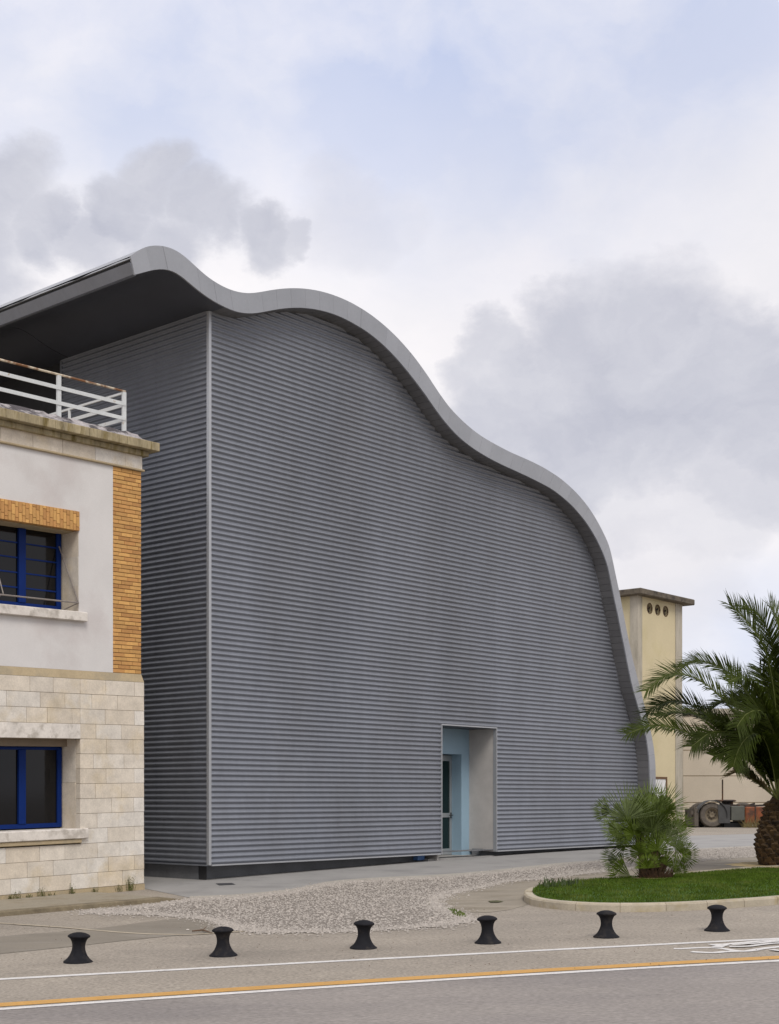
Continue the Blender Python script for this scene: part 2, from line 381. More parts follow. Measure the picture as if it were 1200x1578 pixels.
# road: tarmac of the carriageway this side of the lines
W1 = [(0, 1509.5), (200, 1498), (400, 1487), (583, 1477), (750, 1469.5), (833, 1465.3), (1017, 1455.5), (1200, 1446)]
YL = [(0, 1548), (200, 1536), (350, 1526), (550, 1513), (750, 1501), (833, 1495), (1017, 1484.4), (1200, 1476)]
W2 = [(0, 1555.7), (200, 1542), (400, 1529), (550, 1519.5), (750, 1507), (833, 1501), (1017, 1490), (1200, 1482)]
def wl(pts, off=0): return [G(x, y, off) for x, y in pts]
def fitline(w):   # smooth quadratic through the world points
    n = len(w); sx = sum(p[0] for p in w)/n
    import numpy as np
    A = np.polyfit([p[0] for p in w], [p[1] for p in w], 2)
    x0, x1 = w[0][0], w[-1][0]
    return [(x, float(np.polyval(A, x))) for x in spaced(x0, x1, .4)]
w2 = extend(fitline(wl(W2)), 25, 40)
sheet('road', w2+[(w2[-1][0], -30), (w2[0][0], -30)], .004, M['road'], step=2.0, kind='structure')
ribbon('road_line', densify(extend(fitline(wl(W1)), 25, 40), .25), .115, .004, M['line'], jit=.004, kind='structure')
ribbon('road_line', densify(extend(fitline(wl(YL)), 25, 40), .25), .20, .004, M['yline'], jit=.005, kind='structure')
ribbon('road_line', densify(w2, .25), .11, .008, M['line'], jit=.005, kind='structure')
# bicycle pictogram painted on the lane
def c4(l): return [G(1020+x/6.667, 1420+y/6.667) for x, y in l]
bike = [([(120, 279), (180, 281), (260, 277), (350, 272), (450, 268), (560, 271), (640, 282), (720, 296), (790, 302)], .045),
        ([(298, 313), (380, 318), (480, 323), (560, 321), (640, 313), (760, 308), (870, 307), (940, 297), (1000, 285), (1100, 272), (1300, 252)], .05),
        ([(490, 244), (560, 240), (640, 238), (760, 228), (880, 216), (1000, 206), (1300, 186)], .05),
        ([(560, 270), (600, 255), (640, 242)], .06),
        ([(690, 263), (800, 263), (900, 260), (1000, 245), (1120, 232), (1300, 222)], .045),
        ([(880, 236), (1000, 228), (1120, 214), (1300, 204)], .04),
        ([(1120, 296), (1180, 306), (1300, 318)], .04),
        ([(720, 250), (820, 243), (900, 236)], .03)]
mbk = MB(); mbk.sheet = True
for i, (l, w) in enumerate(bike):
    wp = densify(c4(l), .1); n = len(wp); vs = []
    for j, p in enumerate(wp):
        a = wp[max(j-1, 0)]; b = wp[min(j+1, n-1)]; t = Vector((b[0]-a[0], b[1]-a[1])).normalized(); nn = Vector((-t.y, t.x))
        for s in (1, -1):
            q = Vector(p)+nn*s*(w*1.0+random.uniform(-.006, .006)); vs.append((q.x, q.y, g(q.x, q.y)+.004+i*.0015))
    mbk.add(vs, [(2*j+1, 2*j+3, 2*j+2, 2*j) for j in range(n-1)])
mbk.build('bicycle_marking', M['line'], kind='structure')

# apron, its pale edge, gravel, patches
gtop = [(133, 1405), (200, 1401), (260, 1392), (292, 1387), (350, 1385), (400, 1381), (450, 1376), (480, 1369), (510, 1363), (560, 1359), (617, 1356), (660, 1354.5), (735, 1349),
        (810, 1341), (872, 1334), (935, 1328), (1000, 1318), (1060, 1311), (1165, 1305.5), (1260, 1303)]
gbot = [(1260, 1317), (1165, 1320), (1060, 1328), (1000, 1336), (942, 1342), (910, 1345), (835, 1355), (785, 1357), (735, 1369), (697, 1375), (676, 1381), (667, 1388),
        (670, 1396), (690, 1405), (718, 1415), (715, 1420), (685, 1425), (660, 1428), (583, 1433), (483, 1437), (403, 1437), (383, 1433), (360, 1430),
        (347, 1423), (320, 1416), (267, 1411), (200, 1408), (150, 1407)]
grav_w = wl(smoothpoly(gtop+gbot, 1))
sheet('gravel_bed', grav_w, .008, M['gravbase'], step=1.0, kind='structure')
edge_up = [(x, y-5.0) if y > 1330 else (x, y-2) for x, y in gtop if x >= 290]
RB = [(-3.6, 25.0), (1.4, 31.4), (5.6, 36.3), (9, 41)]
edge_w = wl(smoothpoly(edge_up, 1, False))
apr = [G(222, 1369)]+[G(292, 1383.5)]+edge_w
sheet('apron', apr+[(16, 52), (4, 42), (-10, 34), (-8, 28)], .004, M['apron'], step=1.0, kind='structure')
low_w = wl(smoothpoly([(x, y) for x, y in gtop if x >= 290], 1, False))
sheet('apron_edge', edge_w+low_w[::-1], .012, M['apronedge'], step=.7, kind='structure')
sheet('worn_patch', wl(smoothpoly([(-60, 1449), (0, 1443), (90, 1436), (167, 1429), (230, 1420), (290, 1414), (335, 1418), (362, 1431), (330, 1437), (233, 1445), (100, 1460), (0, 1470), (-80, 1478)], 1)),
      .004, M['darkpatch'], kind='structure')
ribbon('pale_strip', densify(wl([(-40, 1420), (0, 1423), (90, 1429), (180, 1437), (235, 1440), (290, 1441), (370, 1436), (405, 1434)]), .2), .07, .008, M['lline'], jit=.012, kind='structure')
sheet('paving', wl(smoothpoly([(676, 1379), (697, 1374), (735, 1368), (785, 1356.5), (835, 1354), (910, 1344), (942, 1341), (1000, 1335), (1060, 1327), (1165, 1319), (1260, 1316), (1300, 1330), (1000, 1372), (830, 1384), (800, 1400), (740, 1408), (700, 1403), (672, 1395), (667, 1387)], 1)),
      .004, M['paving'], kind='structure')

# pale pavement and kerb along the stone building
A_ = atan2(FOC, 2430-CX)            # direction of both fronts
fx, fy = cos(A_), sin(A_); lx, ly = -fy, fx
SO = (-4.135, 23.4)                 # near corner of the stone building
k0, k1 = G(0, 1412.7), G(290, 1386.5)
kd = (Vector(k1)-Vector(k0)).normalized(); kn = Vector((-kd.y, kd.x))
kA = Vector(k0)-kd*9; kB = Vector(k1)
mbp = MB(); vs = []; fs = []; rows = [(0, -.02, 0), (.012, .055, 0), (.03, .07, 0), (.16, .072, 0), (.17, .066, 0), (1.6, .05, 0), (3.2, .03, 0)]
seg = 26
for i in range(seg+1):
    p = kA+(kB-kA)*i/seg; end = (i == seg)
    for (d, h, _) in rows:
        q = p+kn*d; vs.append((q.x, q.y, g(q.x, q.y)+(h if not end else min(h, .0))+random.uniform(-.002, .002)))
nr = len(rows)
for i in range(seg):
    for j in range(nr-1): fs.append((i*nr+j, (i+1)*nr+j, (i+1)*nr+j+1, i*nr+j+1))
mbp.sheet = True
mbp.add(vs, [f for f in fs if (f[0] % nr) >= 3]); mbp.build('pavement', M['pave'], kind='structure')
mbk = MB(); mbk.sheet = True
mbk.add(vs, [f for f in fs if (f[0] % nr) < 3]); mbk.build('kerb', M['kerbl'], kind='structure')

def pt_in(poly, x, y):
    c = False; n = len(poly); j = n-1
    for i in range(n):
        xi, yi = poly[i]; xj, yj = poly[j]
        if (yi > y) != (yj > y) and x < (xj-xi)*(y-yi)/(yj-yi)+xi: c = not c
        j = i
    return c
# gravel stones
mbg = MB(); mbg.sheet = True
rg = random.Random(3)
gx0, gx1 = min(p[0] for p in grav_w), max(p[0] for p in grav_w); gy0, gy1 = min(p[1] for p in grav_w), max(p[1] for p in grav_w)
cnt = 0
while cnt < 66000:
    if rg.random() < .13:
        i = rg.randrange(len(grav_w)); a = grav_w[i]; b = grav_w[(i+1) % len(grav_w)]; u = rg.random()
        q = rg.choice((.04, .07, .15)); x, y = a[0]+(b[0]-a[0])*u+rg.gauss(0, q), a[1]+(b[1]-a[1])*u+rg.gauss(0, q*1.3)
    else:
        x, y = rg.uniform(gx0, gx1), rg.uniform(gy0, gy1)
        if not pt_in(grav_w, x, y): continue
    cnt += 1
    r = rg.choice((rg.uniform(.007, .016), rg.uniform(.010, .021), rg.uniform(.012, .026))); z = g(x, y)+.008; a = rg.uniform(0, pi)
    e1 = (r*rg.uniform(.7, 1.3), r*rg.uniform(.6, 1), r*rg.uniform(.45, .85))
    ca, sa = cos(a), sin(a); vs = []
    for k in range(4):
        th = k*pi/2+rg.uniform(-.4, .4); X_, Y_ = e1[0]*cos(th), e1[1]*sin(th); vs.append((x+X_*ca-Y_*sa, y+X_*sa+Y_*ca, z+rg.uniform(0, .006)))
    for k in range(2):
        o_ = e1[0]*(.35 if k else -.35); vs.append((x+o_*ca, y+o_*sa, z+e1[2]*rg.uniform(.8, 1.2)))
    mbg.add(vs, [(0, 1, 5), (1, 4, 5), (1, 2, 4), (2, 3, 4), (3, 5, 4), (3, 0, 5)])
mbg.build('gravel', M['gravel'], kind='stuff', label='pale loose gravel spread between the concrete apron and the road', cat='gravel')
# grit and pebbles scattered on tarmac
mbd = MB(); mbd.sheet = True
for _ in range(260):
    px, py = rg.uniform(0, 1200), rg.uniform(1395, 1500); x, y = G(px, py); r = rg.uniform(.003, .008); z = g(x, y)+.006
    mbd.add([(x-r, y, z), (x, y-r, z), (x+r, y, z), (x, y+r, z), (x, y, z+r)], [(0, 1, 4), (1, 2, 4), (2, 3, 4), (3, 0, 4)])
mbd.build('grit', M['twig'], kind='stuff')

# ------------------------------------------------------------------ the big ribbed building with the wave roof
CB = (-3.275, 25.2)
BIG = empty('wave_roof_building', (CB[0], CB[1], 0), A_, label='large grey ribbed metal building with a pale wave shaped roof edge', cat='building')
def unp(px, py, org, s, shear=0):
    """photo pixel -> (t, z) on the upright plane at local depth s of a building frame"""
    dx, dz = (px-CX)/FOC, (HY-py)/FOC
    ox, oy = org[0]+lx*s, org[1]+ly*s
    # ox + fx t = dx*(oy + fy t)
    t = (dx*oy-ox)/(fx-dx*fy); Y = oy+fy*t; z = HC+dz*Y
    return t, z-shear*t
OH = .39
outer = [(201, 394.5), (210.3, 387.5), (222, 381), (236, 378), (250, 378.7), (264, 382.4), (278, 389.9), (292, 401.5), (308.3, 417.2), (324.7, 430.5), (343.3, 441.7), (362, 449.1), (380.7, 452.2), (399.3, 450.5), (418, 447), (436.7, 444.7), (453, 444.1),
         (469.2, 444.8), (488.3, 447.6), (507.5, 452.6), (526.7, 459.7), (545.8, 468.9), (565, 480.8), (584.2, 494.8), (603.3, 511.7), (622.5, 531.5), (641.7, 555), (660.8, 582), (674, 602), (691.3, 626.6), (713.3, 649.5), (731.7, 665.1), (750, 677.4), (768.3, 687.6), (786.7, 697), (805, 705), (823.3, 713.3), (841.7, 723),
         (863.3, 737.3), (876.7, 748.7), (890, 761.6), (903.3, 777.3), (916.7, 797.3), (930, 822), (938, 840), (943.3, 861.3), (951.3, 900), (954.8, 915), (961.2, 950), (965.8, 973.3), (971.7, 1002.5), (980, 1037), (984.6, 1055.2), (989.3, 1073.8), (993.9, 1091.3), (1003, 1129.8), (1006.8, 1150.8), (1009.1, 1171.8), (1010, 1191.7), (1010.3, 1240), (1010.3, 1304)]
inner = [(207.5, 423.5), (222, 419.7), (238.3, 415.3), (254.7, 414.6), (266.3, 417.4), (280.3, 426.5), (296.7, 440.5), (310.7, 451.7), (324.7, 461.5), (343.3, 471.8), (362, 480), (380.7, 483.2), (399.3, 482), (418, 478.3), (436.7, 475.3), (453, 474.2),
         (469.2, 474.5), (488.3, 477), (507.5, 481.8), (526.7, 489), (545.8, 499), (565, 510.9), (584.2, 525.8), (603.3, 544), (622.5, 565.5), (641.7, 590), (658, 612), (667.5, 625.7), (684, 648.5), (704.2, 671), (722.5, 686.2), (740.8, 698.5), (759.2, 709), (777.5, 717.9), (795.8, 726.3), (814.2, 734.8), (832.5, 743.9), (850, 753.5),
         (863.3, 763.3), (876.7, 774.7), (890, 788.7), (903.3, 805.3), (916.7, 826.7), (927.3, 848), (934, 865.3), (938, 880), (944.8, 915), (951.8, 946.5), (957.7, 976.8), (963.5, 1006), (970.3, 1040), (974.7, 1059.8), (980.5, 1079.7), (986.3, 1100.7), (994, 1129.8), (997.4, 1147.3), (1000, 1169.5), (1001, 1197.5), (1001.3, 1240), (1001.3, 1304)]
def catmull(p, n):
    out = []
    for i in range(len(p)-1):
        a, b, c, d = p[max(i-1, 0)], p[i], p[i+1], p[min(i+2, len(p)-1)]
        for k in range(6):
            u = k/6; out.append(tuple(.5*((2*b[j])+(-a[j]+c[j])*u+(2*a[j]-5*b[j]+4*c[j]-d[j])*u*u+(-a[j]+3*b[j]-3*c[j]+d[j])*u**3) for j in (0, 1)))
    out.append(p[-1])
    L_ = [0]
    for a, b in zip(out, out[1:]): L_.append(L_[-1]+math.hypot(b[0]-a[0], b[1]-a[1]))
    res = []; j = 0
    for i in range(n+1):
        t = L_[-1]*i/n
        while j < len(L_)-2 and L_[j+1] < t: j += 1
        u = (t-L_[j])/max(1e-9, L_[j+1]-L_[j]); res.append((out[j][0]+(out[j+1][0]-out[j][0])*u, out[j][1]+(out[j+1][1]-out[j][1])*u))
    return res, L_[-1]
def smooth1(p, it=2):
    for _ in range(it):
        p = [p[0]]+[tuple((p[i-1][j]+2*p[i][j]+p[i+1][j])/4 for j in (0, 1)) for i in range(1, len(p)-1)]+[p[-1]]
    return p
NS = 240
OC, OL = catmull([unp(x, y, CB, -OH) for x, y in outer], NS)
IC, IL = catmull([unp(x, y, CB, -OH) for x, y in inner], NS)
OC = smooth1(OC, 3); IC = smooth1(IC, 3)
# cladding follows the inner curve
def zin(t):
    if t <= IC[0][0]: return IC[0][1]
    for a, b in zip(IC, IC[1:]):
        if b[0] >= t > a[0]: return a[1]+(b[1]-a[1])*(t-a[0])/max(1e-6, b[0]-a[0])
    return 0
Z0 = .295; PITCH = .1; DEP = .037
def prof(z):
    u = ((z-Z0)/PITCH) % 1.0
    u = .5*u/.38 if u < .38 else .5+.5*(u-.38)/.62
    return -DEP*(.5-.5*cos(2*pi*u))
def zrows(z0, z1):
    n = int(math.ceil((z1-z0)/PITCH*8)); return [z0+i*PITCH/8 for i in range(n)]+[z1]
tcols = [p[0] for p in IC if p[0] > .02]; TE = max(tcols)
def front_sheet(t0, t1, zb, name='cladding_sheet', ztop=None):
    cols = [t0]+[t for t in tcols if t0+.01 < t < t1-.01]+[t1]
    cc = [cols[0]]
    for t in cols[1:]:
        if t-cc[-1] > .004: cc.append(t)
    zt = [min(zin(t)+.01, ztop or 99) for t in cc]
    rows = zrows(zb, max(zt)); nc = len(cc)
    mb = MB(); mb.sheet = True
    vs = []; 
    for z in rows:
        for i, t in enumerate(cc):
            zz = min(z, zt[i]); vs.append((t, prof(zz), zz))
    fs = []
    for j in range(len(rows)-1):
        for i in range(nc-1):
            if rows[j] >= zt[i] and rows[j] >= zt[i+1]: continue
            q = [j*nc+i, j*nc+i+1, (j+1)*nc+i+1, (j+1)*nc+i]
            u = []
            for k in q:
                if not u or (Vector(vs[k])-Vector(vs[u[-1]])).length > 1e-6: u.append(k)
            if len(u) > 2 and (Vector(vs[u[0]])-Vector(vs[u[-1]])).length < 1e-6: u.pop()
            if len(u) >= 3: fs.append(tuple(u))
    mb.add(vs, fs); return mb.build(name, M['clad'], BIG, smooth='all')
DT0, DT1 = unp(678.5, 1200, CB, 0)[0], unp(763, 1200, CB, 0)[0]
DZ = unp(678.5, 1118, CB, 0)[1]; nrow = round((DZ-Z0)/PITCH); DZ = Z0+nrow*PITCH
SW = 1.05
edges = [0]
t = 0
for e in (2.1, 4.2, DT0, DT1, 10.6, 12.8, TE):
    edges.append(e)
for a, b in zip(edges, edges[1:]):
    if abs(a-DT0) < 1e-6: front_sheet(a, b, DZ)
    else: front_sheet(a, b, Z0)
# side face
ZC = zin(0)
SL = 4.37
def side_sheet(s0, s1):
    rows = zrows(Z0, ZC+.01); mb = MB(); mb.sheet = True; vs = []
    for z in rows: vs += [(prof(z), s0, z), (prof(z), s1, z)]
    mb.add(vs, [(2*j+1, 2*j, 2*j+2, 2*j+3) for j in range(len(rows)-1)]); return mb.build('cladding_sheet', M['clad'], BIG, smooth='all')
for a, b in ((.02, 1.45), (1.452, 2.9), (2.902, SL)): side_sheet(a, b)
# core behind the cladding (stops light leaking), built as prism following the roof curve
mb = MB()
ring = [(.06, -.4)]+[(.06, ZC+.02)]+[(p[0], p[1]+.05) for p in IC if p[0] > .06 and p[0] < TE-.02][::4]+[(TE, -.4)]
mb.add([(t, .13, z) for t, z in ring]+[(t, 13.4, z) for t, z in ring], [tuple(range(len(ring)))[::-1]])
nr_ = len(ring)
mb.add([(t, .13, z) for t, z in ring]+[(t, 13.4, z) for t, z in ring], [(i, (i+1) % nr_, (i+1) % nr_+nr_, i+nr_) for i in range(nr_)]+[tuple(range(nr_, 2*nr_))])
# core is cut round the door recess: build front in three pieces instead of a single face
mb.f = mb.f[1:]; 
def strip_face(t0, t1, zb):
    cols = spaced(t0, t1, .4); vs = []
    for t in cols: vs += [(t, .12, zb), (t, .12, zin(t)+.02)]
    mb.add(vs, [(2*i, 2*i+2, 2*i+3, 2*i+1) for i in range(len(cols)-1)])
strip_face(.06, DT0, .3); strip_face(DT1, TE-.03, .3); strip_face(DT0, DT1, DZ+.02)
# the left wall of the core must open where the glazed bay is: core starts at SL for side
mb.sheet = True
core = mb.build('inner_wall', M['dark'], BIG)
# trims
MB().box(-.046, .016, -.046, .016, Z0-.012, ZC-.01).build('corner_trim', M['trim'], BIG)
MB().box(.04, DT0-.03, -.045, .03, Z0-.03, Z0-.002).build('base_trim', M['trim'], BIG)
MB().box(DT1+.03, TE, -.045, .03, Z0-.03, Z0-.002).build('base_trim', M['trim'], BIG)
MB().box(-.045, .03, .034, SL, Z0-.03, Z0-.002).build('base_trim', M['clad'], BIG)
MB().box(DT0-.012, DT0+.01, -.045, .05, Z0-.03, DZ+.02).build('door_trim', M['trim'], BIG)
MB().box(DT1-.01, DT1+.012, -.045, .05, Z0-.03, DZ+.02).build('door_trim', M['trim'], BIG)
MB().box(DT0+.014, DT1-.014, -.045, .05, DZ-.005, DZ+.02).build('door_trim', M['trim'], BIG)
# plinth
MB().box(.05, DT0+.3, .35, .6, -.5, .3).build('plinth', M['plinth'], BIG)
MB().box(DT1-.1, TE+.05, .35, .6, -.5, .325).build('plinth', M['plinth'], BIG)
MB().box(.05, .3, .602, 13, -.5, .3).build('plinth', M['plinth'], BIG)
MB().box(.032, TE, .05, .36, .301, .318).build('plinth_cover', M['plinth'], BIG)
# door recess
RS = .753
gz = .12
MB().box(DT1, DT1+.05, .052, RS+.3, Z0-.03, DZ-.012).build('recess_side', M['revealc'], BIG)
MB().box(DT0-.05, DT0, .052, RS+.3, gz-.1, DZ-.012).build('recess_side', M['revealc'], BIG)
MB().box(DT0, DT1, .052, RS+.6, DZ-.01, DZ+.05).build('recess_ceiling', M['soffit'], BIG)
OR = 8.48; OZ = unp(700, 1162, CB, RS)[1]; OLx = OR-1.15
bw = MB(); bw.box(OR, DT1+.2, RS, RS+.2, -.1, DZ-.01)
bw.box(DT0-.05, OR, RS, RS+.2, OZ, DZ-.01); bw.box(DT0-.05, OLx, RS, RS+.2, -.1, OZ)
bw.build('recess_back_wall', M['blue'], BIG)
rv = MB(); rv.box(OR, OR+.05, RS+.2, RS+.45, -.1, OZ+.02); rv.box(OLx-.05, OLx, RS+.2, RS+.45, -.1, OZ+.02); rv.box(OLx, OR, RS+.2, RS+.45, OZ, OZ+.05)
rv.build('door_reveal', M['blue'], BIG)
DS = RS+.28
door = MB(); zb, zt_ = .185, OZ-.02
door.box(OLx+.005, OLx+.075, DS, DS+.05, zb, zt_).box(OR-.08, OR-.005, DS, DS+.05, zb, zt_)
door.box(OLx+.075, OR-.08, DS, DS+.05, zt_-.13, zt_).box(OLx+.075, OR-.08, DS, DS+.05, zb, zb+.14)
zm = unp(690, 1256, CB, DS)[1]; door.box(OLx+.075, OR-.08, DS, DS+.05, zm-.05, zm+.05)
dO = door.build('door', M['alu'], BIG)
MB().box(OLx+.07, OR-.075, DS+.02, DS+.03, zb+.13, zm-.045).build('pane', M['doorglass'], dO)
MB().box(OLx+.07, OR-.075, DS+.02, DS+.03, zm+.045, zt_-.12).build('pane', M['doorglass'], dO)
hm = MB(); hm.box(OR-.06, OR-.03, DS-.015, DS, zm-.06, zm+.06); hm.bar((OR-.045, DS-.01, zm), (OR-.045, DS-.06, zm), .02).bar((OR-.045, DS-.06, zm), (OR-.17, DS-.06, zm), .022)
hm.build('handle', M['black'], dO)
MB().box(DT0-.3, DT1+.1, .1, RS+.5, -.2, .175).build('threshold', M['apron'], BIG)
MB().box(OLx, OR, DS+.12, DS+.14, 0, OZ).build('inner_wall', M['dark'], BIG)

# roof: rim panels, reveal panels, soffit panels, skin
NR = 60
def curve_idx(f_): return int(round(f_*NS))
joint = .006
for i in range(NR):
    a, b = i*NS//NR, (i+1)*NS//NR
    mb = MB(); vs = []; m_ = b-a+1
    for k in range(a, b+1):
        o_, n_ = OC[k], IC[k]
        if k == b:   # leave a thin recessed joint
            o_ = (OC[k][0]+(OC[k-1][0]-OC[k][0])*.03, OC[k][1]+(OC[k-1][1]-OC[k][1])*.03); n_ = (IC[k][0]+(IC[k-1][0]-IC[k][0])*.03, IC[k][1]+(IC[k-1][1]-IC[k][1])*.03)
        y0 = -OH-random.Random(i).uniform(0, .004)
        vs += [(o_[0], y0, o_[1]), (n_[0], y0, n_[1]), (o_[0], -OH+.03, o_[1]), (n_[0], -OH+.03, n_[1])]
    fs = []
    for k in range(m_-1):
        p, q = 4*k, 4*k+4
        fs += [(p, p+1, q+1, q), (p+2, q+2, q+3, p+3), (p, q, q+2, p+2), (p+1, p+3, q+3, q+1)]
    fs += [(0, 2, 3, 1), (4*m_-4, 4*m_-3, 4*m_-1, 4*m_-2)]
    mb.add(vs, fs); mb.build('rim_panel', M['rim'], BIG, smooth=True)
# backing of the rim (dark, behind the joints)
mb = MB(); mb.sheet = True; vs = []
for k in range(NS+1): vs += [(OC[k][0], -OH+.028, OC[k][1]-.004), (IC[k][0], -OH+.028, IC[k][1]+.004)]
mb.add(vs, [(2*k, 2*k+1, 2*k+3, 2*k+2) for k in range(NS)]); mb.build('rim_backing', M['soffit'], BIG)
# reveal panels on the inner curve, from the rim back to the wall (t>0)
k0_ = min(k for k in range(NS+1) if IC[k][0] > 0)
kk = k0_
import itertools
cum = [0]
for a, b in zip(IC, IC[1:]): cum.append(cum[-1]+math.hypot(b[0]-a[0], b[1]-a[1]))
def icat(s):
    import bisect
    j = min(max(bisect.bisect_right(cum, s)-1, 0), NS-1); u = (s-cum[j])/max(1e-9, cum[j+1]-cum[j])
    return (IC[j][0]+(IC[j+1][0]-IC[j][0])*u, IC[j][1]+(IC[j+1][1]-IC[j][1])*u)
s = cum[k0_]; PW = .172
def nrm(p, q):
    d = Vector((q[0]-p[0], q[1]-p[1])).normalized(); return Vector((-d.y, d.x))
while s < cum[-1]-.05:
    e = min(s+PW-.007, cum[-1]); p, q, r_ = icat(s), icat((s+e)/2), icat(e); n_ = nrm(p, r_)
    mb = MB(); th = .012; y0, y1 = -OH+.031, .10
    vs = []
    for c in (p, q, r_):
        for y in (y0, y1): vs += [(c[0], y, c[1]), (c[0]+n_.x*th, y, c[1]+n_.y*th)]
    fs = []
    for k in range(2):
        a = 4*k; b = a+4
        fs += [(a, a+2, b+2, b), (a+1, b+1, b+3, a+3), (a, b, b+1, a+1), (a+2, a+3, b+3, b+2)]
    fs += [(0, 1, 3, 2), (8, 10, 11, 9)]
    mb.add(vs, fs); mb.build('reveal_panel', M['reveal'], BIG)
    s += PW
# backing sheet under the reveal panels
mb = MB(); mb.sheet = True; vs = []
for k in range(k0_, NS+1):
    n_ = nrm(IC[max(k-1, 0)], IC[min(k+1, NS)]); vs += [(IC[k][0]+n_.x*.014, -OH+.03, IC[k][1]+n_.y*.014), (IC[k][0]+n_.x*.014, .12, IC[k][1]+n_.y*.014)]
mb.add(vs, [(2*i, 2*i+1, 2*i+3, 2*i+2) for i in range(NS-k0_)]); mb.build('reveal_backing', M['plinth'], BIG)
# soffit panels over the side (t<0 .. and the glazed bay)
BK = 13.0
svals = [-OH+.031, 4.15, 8.6, BK]
tsplit = [0, None]
mid = [k for k in range(k0_+12)]
for a, b in zip(svals, svals[1:]):
    mb = MB(); vs = []; ks = list(range(0, k0_+1 if a < 4 else k0_+30))
    for k in ks:
        n_ = nrm(IC[max(k-1, 0)], IC[min(k+1, NS)])
        for y in (a, b-.02): vs += [(IC[k][0], y, IC[k][1]), (IC[k][0]+n_.x*.015, y, IC[k][1]+n_.y*.015)]
    m_ = len(ks); fs = []
    for k in range(m_-1):
        p, q = 4*k, 4*k+4
        fs += [(p, p+2, q+2, q), (p+1, q+1, q+3, p+3), (p, q, q+1, p+1), (p+2, p+3, q+3, q+2)]
    fs += [(0, 1, 3, 2), (4*m_-4, 4*m_-2, 4*m_-1, 4*m_-3)]
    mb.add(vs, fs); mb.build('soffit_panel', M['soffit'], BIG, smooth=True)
# skin
mb = MB(); mb.sheet = True; vs = []
for k in range(NS+1): vs += [(OC[k][0], -OH+.004, OC[k][1]-.004), (OC[k][0], BK+.4, OC[k][1]-.004)]
mb.add(vs, [(2*k+2, 2*k+3, 2*k+1, 2*k) for k in range(NS)])
mb.build('roof_skin', M['rim'], BIG, smooth='all')
# back closing wall
mb = MB(); mb.sheet = True; vs = []
for k in range(0, NS+1, 2): vs += [(OC[k][0], BK+.39, OC[k][1]), (OC[k][0], BK+.39, -.3 if OC[k][0] > 0 else IC[k][1])]
mb.add(vs, [(2*k, 2*k+1, 2*k+3, 2*k+2) for k in range(NS//2)]); mb.build('rear_wall', M['clad'], BIG)
# side fascia along the overhang: boards with joints, dark gap, pale coping
tF = IC[0][0]; zF0, zF1 = IC[0][1], OC[0][1]
for a, b in zip([-OH+.03, 3.75, 8.2], [3.742, 8.192, BK+.39]):
    MB().add([(tF, a, zF0), (tF, b, zF0), (OC[0][0]-.0, b, zF1-.10), (OC[0][0]-.0, a, zF1-.10), (tF+.05, a, zF0), (tF+.05, b, zF0), (OC[0][0]+.05, b, zF1-.10), (OC[0][0]+.05, a, zF1-.10)],
             [(0, 1, 2, 3), (7, 6, 5, 4), (0, 4, 5, 1), (3, 2, 6, 7), (0, 3, 7, 4), (1, 5, 6, 2)]).build('fascia_board', M['clad'], BIG)
MB().box(OC[0][0]+.03, OC[0][0]+.12, -OH+.03, BK+.38, zF1-.12, zF1-.03).build('shadow_gap', M['dark'], BIG)
mb = MB(); vs = []; n_ = 40
for i in range(n_+1):
    y = -OH-.0+(BK+.4+OH)*i/n_; w_ = .012*sin(i*1.1)+.008*sin(i*2.7)
    if i == 0: w_ = 0
    for (dx_, dz_) in ((-.035, -.045), (-.035, -.03+w_), (.10, .035+w_), (.10, -.045)): vs.append((OC[0][0]+dx_+.03, y+.01, zF1+dz_))
fs = [(4*i+k, 4*i+(k+1) % 4, 4*i+4+(k+1) % 4, 4*i+4+k) for i in range(n_) for k in range(4)]+[(3, 2, 1, 0), (4*n_, 4*n_+1, 4*n_+2, 4*n_+3)]
mb.add(vs, fs); mb.build('coping', M['trim'], BIG)
# glazed bay past the end of the side cladding
MB().box(-.03, .06, SL, SL+.06, -.3, ZC).build('corner_trim', M['clad'], BIG)
bz = 7.0
MB().box(.06, .5, SL+.062, SL+.2, -.3, ZC+.1).build('bay_wall', M['soffit'], BIG)
bay = MB().box(.5, .56, SL+.2, BK, -.3, 5.2).build('bay_wall', M['plinth'], BIG)
for i in range(6):
    y0 = SL+.35+i*1.35
    wn_ = MB(); wn_.box(.42, .5, y0, y0+.05, 5.2, 10.05).box(.42, .5, y0+1.25, y0+1.3, 5.2, 10.05).box(.42, .5, y0+.05, y0+1.25, 9.97, 10.05).box(.42, .5, y0+.05, y0+1.25, 5.2, 5.3)
    wo_ = wn_.build('window', M['plinth'], BIG)
    MB().box(.46, .48, y0+.05, y0+1.25, 5.3, 9.97).build('pane', M['glasst'] if i % 2 else M['glass'], wo_)
MB().box(.3, .5, SL+.2, BK, 10.06, ZC+.2).build('bay_wall', M['soffit'], BIG)
MB().box(-.5, .3, SL+2.75, SL+2.9, 5.0, 9.9).build('bay_fin', M['stucco'], BIG)
MB().bar((DT0-.55, .25, .2), (DT0-.3, .27, .2), .12, .1).build('blue_wedge', M['cloth'], BIG)

